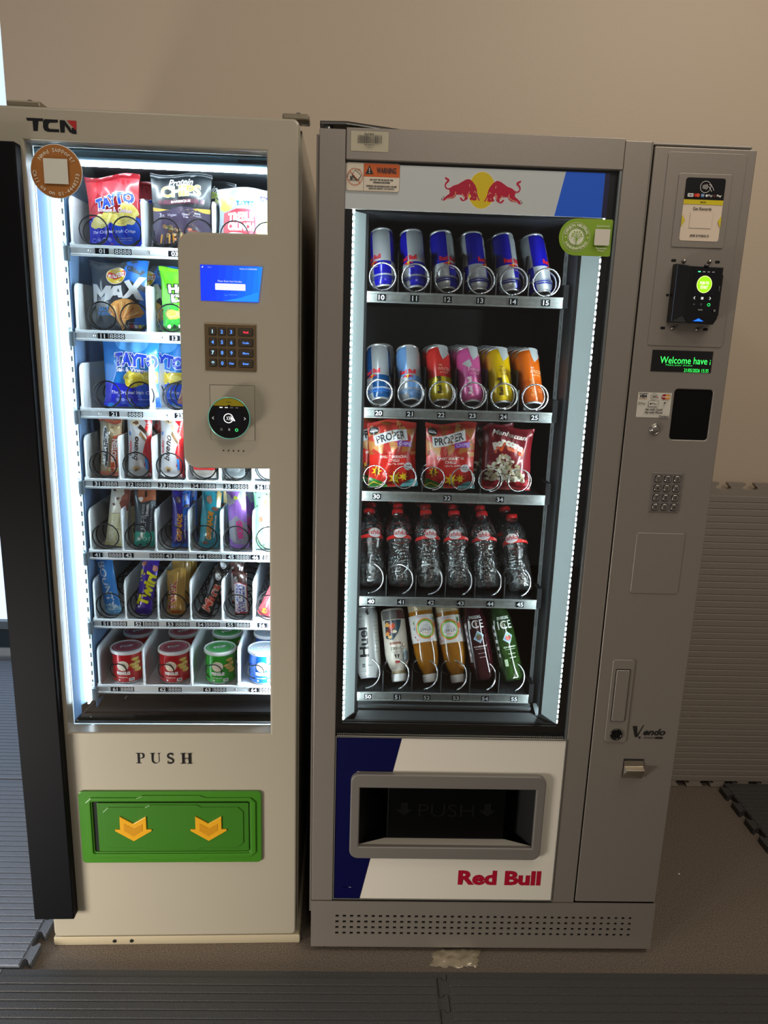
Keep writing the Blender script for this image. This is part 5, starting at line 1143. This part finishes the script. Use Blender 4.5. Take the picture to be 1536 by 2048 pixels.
for i, (n, lb, body, prn, rz, beh) in enumerate(eds):
    o = can('%s at the front of slot %s' % (lb, n), GD, .0270, .134, body, prn)
    u = .1271 + i * .0675 + .004
    def MM(q): return Matrix.Translation((u + (.012 if (i == 0 and q) else 0), .138 + .058 * q, 1.3080 + .006)) @ Matrix.Rotation(radians(-4), 4, 'Y') @ Matrix.Rotation(radians(-31), 4, 'X') @ Matrix.Rotation(radians(rz + (25 if i == 0 and q else 0)), 4, 'Z')
    o.matrix_world = MM(0)
    for q in range(beh):
        o2 = clone(o, '%s %s in slot %s' % (lb, ('second', 'third', 'fourth', 'fifth')[q] + ' from the front', n)); o2.matrix_world = MM(q + 1)
# bags in the grey machine
GB = 'snack bags on the third shelf of the grey machine'; CHC = ('c8884a', 'b87438', 'd89c5c', 'a8642c')
def tri(cx, cy, s, rot, c): return ('p', [(cx + s * cos(radians(rot + a)), cy + s * sin(radians(rot + a))) for a in (90, 210, 330)], c)
prop = [('r', -.5, .42, .5, 1, 'c83a30')] + [tri(x, y, .11, r, CHC[(i * 3) % 4]) for i, (x, y, r) in enumerate([(-.30, .86, 10), (-.1, .92, 50), (.12, .90, 20), (.30, .84, 70), (-.33, .66, 40), (.33, .64, 0), (-.22, .60, 80), (.20, .60, 15), (.0, .62, 45), (-.36, .50, 10), (.36, .50, 60), (.02, .76, 30)])]
prop += [('p', [(-.30, .80), (.22, .88), (.24, .72), (-.28, .64)], 'dfe2e4'), ('t', 'PROPER', -.03, .76, .46, .115, '24282a', {'b': .03, 'rot': 8}), ('r', .06, .62, .30, .70, '8a3cb8'), ('t', 'CHIPS', .18, .66, .19, .05, 'eadff4', {'b': .01}), ('e', -.29, .875, .075, .06, '14181a'), ('t', 'Great', -.29, .895, .08, .018, 'e8e8e8', {'b': 0}), ('t', 'taste', -.29, .87, .12, .032, 'f0f0f0', {'b': .03}),
    ('p', wave(-.5, .5, .50, .02, 7, 0, 0), 'd8281e'), ('t', 'SWEET SRIRACHA', .0, .47, .44, .042, 'f6e4dc', {'b': .03}), ('t', 'CHILLI', .0, .415, .18, .042, 'f6e4dc', {'b': .03}), ('t', 'LENTIL CHIPS', .04, .36, .26, .028, 'f6e4dc', {'b': .02}), ('e', .24, .32, .075, .06, 'eceef2'), ('t', '94', .24, .33, .07, .035, '2a2c30', {'b': .03}), ('t', 'calories', .24, .305, .08, .012, '2a2c30', {'b': 0}),
    ('p', [(-.5, 0), (-.5, .10), (-.30, .14), (-.1, .06), (-.08, 0)], '3f9a3a'), ('p', [(-.5, .06), (-.36, .16), (-.2, .10), (-.16, .04), (-.4, .0)], '2c7a30'), ('p', [(.10, 0), (.16, .07), (.30, .12), (.5, .10), (.5, 0)], '6cc4cc')]
for cx, cy, r in ((-.27, .26, .09), (.02, .14, .12), (.16, .16, .08)):
    pts = []
    for k in range(14): a = radians(k * 360 / 14); rr = r * (1 if k % 2 == 0 else .42); pts.append((cx + rr * cos(a), cy + rr * sin(a)))
    prop.append(('p', pts, 'f0cc1c'))
prop += [('e', -.27, .25, .02, .06, '7a3a10'), ('p', stroke([(-.42, .02), (-.3, .09), (-.15, .03)], .02), 'e8d848')]
b = packet('crisp_bag', 'red lentil chip bag in slot 30, left one of the two alike', CR, GB, .114, .148, .042, 'd0352a', prop, 71)
place(b, M2, .165, .140, 1.1260, 6, 5, -2)
place(clone(b, 'red lentil chip bag behind the one in slot 30', GB), M2, .135, .210, 1.1280, 12, 4, -6)
o = packet('crisp_bag', 'red lentil chip bag in slot 32, right one of the two alike', CR, GB, .116, .148, .042, 'd0352a', prop, 74)
place(o, M2, .293, .138, 1.1260, -2, 4, -1)
pop = [('p', [(-.5, .18), (.5, .18), (.5, 0), (-.5, 0)], 'a81020'), ('t', 'Manhattan', .02, .88, .56, .075, 'f0e8e0', {'b': .02, 'sh': .3, 'rot': -4})]
for i, ch_ in enumerate('Popcorn'):
    a = 118 - i * 9.5; x, y = .0 + .42 * cos(radians(a)) * 1.05, .28 + .46 * sin(radians(a)); pop.append(('t', ch_, x + .02, y - .045, .085, .13, 'd8541c', {'b': .08, 'rot': (a - 90) * .6})); 
for i, ch_ in enumerate('Popcorn'):
    a = 118 - i * 9.5; x, y = .0 + .42 * cos(radians(a)) * 1.05, .28 + .46 * sin(radians(a)); pop.append(('t', ch_, x, y, .085, .115 if ch_ in 'Pp' else .085, 'f4ece0', {'b': .08, 'rot': (a - 90) * .6}))
q = random.Random(9)
for k in range(230):
    x, y = q.uniform(-.34, .32), q.uniform(.15, .56)
    if abs(x + .05) > .34 - max(0, y - .32) * 1.25: continue
    pop.append(('e', x, y, .026, .022, q.choice(('e8e4cc', 'd6cfae', 'f4f2e4', 'b8ae84')), .18))
b = packet('popcorn_bag', 'dark red popcorn bag at the front of slot 34', 'popcorn bag', GB, .116, .142, .040, '7c1420', pop, 81)
place(b, M2, .420, .140, 1.1260, -6, 4, 0)
place(clone(b, 'dark red popcorn bag behind the one in slot 34'), M2, .398, .205, 1.1270, 10, 3, -3)

# water bottles
def water():
    root = empty('water_bottle'); tag(root, 'x', 'water bottle', 'small water bottles with red caps')
    pf = [(0, .010), (.012, .006), (.020, .001), (.027, .001), (.031, .006), (.0325, .014)]
    z = .018
    while z < .150:
        base = .0325 - .0040 * math.exp(-((z - .090) / .018) ** 2)
        rib = .0010 if (.035 < z < .118 and int((z - .035) / .0045) % 2) else 0
        pf.append((base - rib, z)); z += .00225
    pf += [(.0318, .152), (.0290, .162), (.0240, .172), (.0175, .181), (.0135, .187), (.0132, .190), (.0150, .1905), (.0150, .1925), (.0132, .193)]
    def lobe(z, t): return (-.07 * max(0, cos(5 * t)) if z < .014 else 0)
    MB().lathe(pf, bottle_mat(), 40, lobes=lobe).build('bottle', root)
    cm = mat('d41a1c', .3, 0, .3)
    MB().lathe([(.0148, .1930), (.0152, .1935), (.0150, .2040), (.0138, .2055), (0, .2055)], cm, 28, lobes=lambda z, t: .02 * cos(24 * t) if z < .203 else 0).build('cap', root)
    R = .0326; RD = 'd8221e'
    lab = MB(); n = 40; vs = []; fs = []
    for i in range(n + 1):
        t = -pi + 2 * pi * i / n; lo = .120; hi = .1265 + .0035 * cos(t * 1)
        vs += [((R + .0004) * sin(t), -(R + .0004) * cos(t), lo), ((R + .0004) * sin(t), -(R + .0004) * cos(t), hi)]
    for i in range(n): fs.append((2 * i, 2 * i + 2, 2 * i + 3, 2 * i + 1))
    lab.add(vs, fs, mat(RD, .4), True).build('label_band', root)
    pr = Print(L=.006)
    pr.poly(ell(0, .1330, .0175, .0125, 28), 'd6d4d4'); pr.text('ishka', 0, .1350, .036, .0120, 'c01820', .02, .3); pr.text('IRISH SPRING WATER', 0, .1285, .022, .0016, '5a6aa8', 0); pr.text('500ml', 0, .1250, .008, .0014, '5a6aa8', 0)
    pr.poly(ring(.0300, .1240, .0012, .0020, 14), 'f0e8e8'); pr.rect(.0330, .1235, .0440, .1245, 'f0d8d8')
    pr.build(cyl(R + .0008), 'label', root, smooth=True)
    return root
w0 = water(); first_ = True
wr = (24, 4, 14, -8, -8, -24)
for i in range(6):
    for q in range(3 if i < 5 else 2):
        o = w0 if first_ else clone(w0); first_ = False
        o['label'] = 'clear water bottle with red cap, %s, %s column' % (('front row', 'second row back', 'third row back')[q], ORD[i])
        u = .1226 + i * .0684 + .003 + (0, .004, -.004)[q]; d = .150 + .062 * q
        sg_ = -4 if i < 5 else -6
        o.matrix_world = Matrix.Translation((u + (.008 if i == 5 and q == 0 else 0), d - (.014 if i == 5 and q == 0 else 0), .874 + .0135)) @ Matrix.Rotation(radians(sg_), 4, 'Y') @ Matrix.Rotation(radians(-(29 if not (i == 5 and q == 0) else 31)), 4, 'X') @ Matrix.Rotation(radians(wr[i] + q * 30), 4, 'Z') @ Matrix.Scale(.9, 4)

# bottom shelf: can, shake, juices and sparkling waters, all leaning back
GE = 'bottled drinks on the bottom shelf of the grey machine'
def lean(o, u, d, z, back=27, side=-4, rz=0, flip=False, H=0):
    M = Matrix.Translation((u, d, z)) @ Matrix.Rotation(radians(side), 4, 'Y') @ Matrix.Rotation(radians(-back), 4, 'X')
    if flip: M = M @ Matrix.Translation((0, 0, H)) @ Matrix.Rotation(pi, 4, 'Y')
    o.matrix_world = M @ Matrix.Rotation(radians(rz), 4, 'Z'); return o
zB = .6425
o = empty('drink_can'); tag(o, 'tall white can with black sideways lettering in slot 50, leftmost of the bottom shelf', 'drink can', GE)
WB = mat('c2c6c4', .3, .3, .3); R = .0290
MB().lathe([(R * .82, .004), (R * .94, .008), (R, .016), (R, .150), (R * .97, .158), (R * .86, .167)], WB, 44).build('body', o)
MB().lathe([(0, .010), (R * .5, .008), (R * .75, .001), (R * .82, 0), (R * .84, .004)], RIMM, 40).build('base', o)
MB().lathe([(R * .84, .167), (R * .90, .169), (R * .86, .171), (0, .167)], RIMM, 40).build('lid', o)
pr = Print(L=.006); pr.text('Huel', -.010, .085, .070, .0230, '111214', .03, 0, 90); pr.rect(.0030, .150, .0060, .164, '15171a'); pr.text('Vanilla', -.018, .147, .018, .004, '2a2c2e', 0); pr.text('complete meal', -.016, .136, .022, .0025, '2a2c2e', 0); pr.text('drink', -.019, .131, .014, .0025, '2a2c2e', 0)
pr.rect(-.016, .026, -.009, .034, '2a2c2e'); pr.text('26', -.0125, .030, .005, .004, 'd0d4d2', 0); pr.rect(-.004, .029, .008, .030, '3a3c3e'); pr.rect(-.022, .016, -.002, .0165, '3a3c3e'); pr.poly(stroke([(.000, .158), (.008, .152)], .003), '15171a')
for k in range(9): pr.rect(.018, .060 + k * .009, .030, .061 + k * .009, '8a8c8c')
pr.build(cyl(R + .0003), 'label', o, smooth=True)
lean(o, .1270, .145, zB + .009, 27, -6, 0)
# shake bottle, upside down
o = empty('shake_bottle'); tag(o, 'cream shake bottle standing on its white cap in slot 51', 'drink bottle', GE); R = .0290
CRm = mat('d6cfc0', .35, 0, .2)
MB().lathe([(0, .002), (.024, 0), (R, .006), (R, .110), (.0275, .125), (.0210, .142), (.0170, .150), (.0165, .158)], CRm, 44).build('bottle', o)
MB().lathe([(.0172, .150), (.0180, .151), (.0180, .157), (.0172, .158)], mat('a89878', .4), 30).build('neck_ring', o)
MB().lathe([(.0190, .158), (.0195, .160), (.0195, .173), (.0180, .176), (0, .176)], mat('e4e6e4', .35), 30, lobes=lambda z, t: .012 * cos(30 * t)).build('cap', o)
pr = Print(L=.006)
pr.rect(-.09, .006, .03, .028, '5c5a58'); pr.rect(-.09, .006, -.01, .028, '4a1c18'); pr.poly([(-.020, .030), (.022, .030), (.024, .072), (.006, .078), (-.008, .062), (-.016, .045)], '1c3a48')
for x, y, s, c in ((.006, .044, .009, 'd8542a'), (.016, .040, .007, 'e8b060'), (.012, .056, .008, '7a2418'), (.000, .058, .005, 'f0e0c0'), (.018, .062, .006, 'e89a50'), (.008, .036, .005, '501c20'), (.012, .070, .005, 'e8c080')): pr.poly(ell(x, y, s, s * .8, 14, 0, 360, .12, int(x * 1e4)), c)
pr.rect(-.012, .083, .014, .088, '8a4a34'); pr.text('CHOCOLATE', .001, .0855, .020, .002, 'e8d8c8', 0, 0, 0); pr.text('SHAKE', .0, .098, .027, .0075, '2a2420', .0); pr.text('HIGH PROTEIN', .0, .1065, .024, .0022, '5a5450', 0)
pr.rect(-.022, .086, -.015, .095, '1a1a14'); pr.rect(-.0205, .0875, -.0165, .0935, 'c8a030'); pr.poly([(-.006, .112), (-.001, .112), (-.003, .124)], '15181c'); pr.poly([(.006, .112), (.001, .112), (.003, .124)], '15181c'); pr.rect(-.006, .128 - .001, .006, .1325, 'a84a48')
pr.poly(ell(-.022, .116, .010, .016, 20), '7a8a8a'); pr.poly(ell(-.023, .117, .007, .012, 20), '1c3a48')
def shake_f(x, z, off):
    pf = [(0, .029), (.110, .029), (.125, .0275), (.142, .0210), (.158, .0165)]
    for (z0, r0), (z1, r1) in zip(pf, pf[1:]):
        if z0 <= z <= z1: r = r0 + (r1 - r0) * (z - z0) / (z1 - z0); break
    else: r = .0165
    return ((r + off + .0003) * sin(x / .029), -(r + off + .0003) * cos(x / .029), z)
pr.build(shake_f, 'label', o, smooth=True)
lean(o, .1990, .140, zB + .004, 27, -8, 180 + 175 * 0, True, .176)
o.matrix_world = o.matrix_world @ Matrix.Rotation(pi, 4, 'Z')
# juices, upside down
def juice(label):
    o = empty('juice_bottle'); tag(o, label, 'juice bottle', GE); R = .0310
    JM = mat('9a620c', .12, 0, .8)
    MB().lathe([(0, .004), (.022, .0), (.030, .004), (R, .012), (R, .030)], mat('bfae8c', .15, .2, .8, bump=.9, bs=160), 44).lathe([(R, .030), (R, .034), (R, .108), (.0305, .125), (.0280, .145), (.0235, .163), (.0185, .176), (.0165, .182)], JM, 44).build('bottle', o)
    MB().lathe([(.0180, .182), (.0190, .183), (.0190, .198), (.0175, .201), (0, .201)], mat('e6e4dc', .35), 32, lobes=lambda z, t: .012 * cos(30 * t)).build('cap', o)
    n = 44; vs = []; fs = []
    for i in range(n): t = 2 * pi * i / n; vs += [((R + .0004) * sin(t), -(R + .0004) * cos(t), .040), ((R + .0004) * sin(t), -(R + .0004) * cos(t), .106)]
    for i in range(n): fs.append((2 * i, (2 * i + 2) % (2 * n), (2 * i + 3) % (2 * n), 2 * i + 1))
    MB().add(vs, fs, mat('e2e0dc', .45), True).build('label_band', o)
    pr = Print(L=.006)
    pr.poly(ell(0, .0740, .0245, .0250, 34), 'e8801c'); pr.poly(ell(0, .0740, .0215, .0220, 34), '6cb820'); pr.poly(ell(0, .0740, .0175, .0180, 34), 'ecebe8')
    pr.text('VIT•HIT', 0, .0760, .030, .0080, '3a3a3c', .01); pr.text('VITAMINS', 0, .0660, .013, .0022, '5a8ab0', 0); pr.text('GREEN TEA EXTRACT', 0, .0700, .023, .0022, '5a8ab0', 0); pr.text('CITRUS', 0, .0845, .020, .0038, 'e8906a', 0)
    pr.text('MANGO & PASSIONFRUIT', .006, .0460, .030, .0022, 'd86a3a', 0); pr.text('IMMUNITEA', .006, .0435, .022, .0020, 'a0a0a0', 0)
    pr.poly(ell(.028, .058, .002, .004, 10), '6a9a5a'); pr.poly(ell(.0290, .072, .002, .003, 10), '5a9ac8'); pr.poly(ell(.0285, .092, .0018, .0022, 10), 'a03050'); pr.text('25', .0220, .0990, .007, .0060, 'd8704a', .02)
    pr.poly(ell(-.026, .066, .004, .008, 14), 'e8704a'); pr.poly(ell(-.024, .052, .0022, .006, 12), '3a7a3a'); pr.poly(stroke([(-.023, .080), (-.028, .095)], .0016), '7aa83a')
    pr.build(cyl(R + .0008), 'label', o, smooth=True)
    return o
j0 = juice('orange juice bottle upside down beside the cream shake, slot 52'); j1 = clone(j0, 'orange juice bottle upside down beside the dark cherry drink, slot 53')
for jj, u, rz in ((j0, .2740, -12), (j1, .3410, 6)): lean(jj, u, .140, zB + .004, 27, -10, rz, True, .201)
for jj, u, n_ in ((j0, .2780, 52), (j1, .3460, 53)):
    c = clone(jj, 'orange juice bottle behind the front one in slot %d' % n_); lean(c, u, .208, zB + .004, 27, -10, 20, True, .201); c['label'] = 'orange juice bottle hidden behind the %s orange bottle' % ('left front' if n_ == 52 else 'right front')
def spark(label, hexb, fruit, leaf):
    o = empty('soft_drink_bottle'); tag(o, label, 'drink bottle', GE); R = .0300
    BM = mat(hexb, .12, 0, .8, trans=.25)
    pf = [(0, .008), (.010, .004), (.018, .0), (.025, .001), (.0295, .009), (.0295, .020), (R, .034), (R, .125), (.0292, .145), (.0265, .160), (.0210, .176), (.0150, .188), (.0135, .196)]
    MB().lathe(pf, BM, 44, lobes=lambda z, t: -.09 * max(0, cos(5 * t)) if z < .016 else 0).build('bottle', o)
    MB().lathe([(.0150, .196), (.0152, .198), (.0150, .210), (0, .211)], mat('e8e8e8', .3), 26).build('cap', o)
    pr = Print(L=.006); Wt = 'e6e8e8'
    pr.text('SPARKLING', .0, .151, .032, .0080, Wt, .03); pr.text('ICE', .001, .134, .036, .0200, Wt, .01)
    pr.poly([(.0, .118), (.014, .106), (.003, .087), (-.012, .099)], 'a8c4d8'); pr.poly([(.0, .114), (.0105, .1055), (.0025, .091), (-.0085, .100)], '7a9cb8'); pr.poly(ell(.0015, .102, .0065, .0070, 16, 0, 360, .08, 3), fruit); pr.poly(ell(.0005, .108, .0035, .0018, 10), leaf)
    pr.text('CHERRY', .002, .080, .032, .0035, Wt, .02); pr.text('sparkling spring water', .001, .0745, .026, .0022, Wt, 0); pr.text('with vitamins', .002, .064, .018, .0022, Wt, 0); pr.text('zero sugar', .003, .054, .016, .0022, Wt, 0)
    pr.rect(-.030, .046, -.023, .140, 'a09aa0') if leaf == '5a8a3a' else pr.rect(-.018, .036, -.011, .052, 'b8c8a8')
    for k in range(5): pr.rect(-.0290, .060 + k * .017, -.0240, .068 + k * .017, Wt)
    pr.build(lambda x, z, off: ((R - max(0, z - .125) ** 2 * 2.9 + off + .0004) * sin(x / R), -(R - max(0, z - .125) ** 2 * 2.9 + off + .0004) * cos(x / R), z), 'label', o, smooth=True)
    return o
lean(spark('dark cherry red sparkling drink bottle in slot 54', '3c0814', '6a5040', '5a8a3a'), .4030, .140, zB + .012, 25, -11, 4)
lean(spark('green sparkling drink bottle in slot 55, rightmost of the bottom shelf', '2c4c1c', 'b03018', '8ac04a'), .4720, .140, zB + .012, 25, -13, 14)

# pale bumpy mesh added as a bright patch at the foot of the grey machine
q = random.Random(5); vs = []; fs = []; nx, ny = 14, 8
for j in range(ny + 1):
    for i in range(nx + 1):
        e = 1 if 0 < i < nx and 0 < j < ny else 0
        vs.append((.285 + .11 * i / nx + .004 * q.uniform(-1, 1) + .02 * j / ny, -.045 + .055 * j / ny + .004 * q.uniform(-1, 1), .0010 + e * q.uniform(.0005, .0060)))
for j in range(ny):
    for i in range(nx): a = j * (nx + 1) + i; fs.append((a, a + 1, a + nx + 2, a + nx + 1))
tag(MB().add(vs, fs, mat('a89a80', .22, .2, .5), True).build('bright_patch'), 'small bright crumpled patch on the floor at the foot of the grey machine', 'litter')
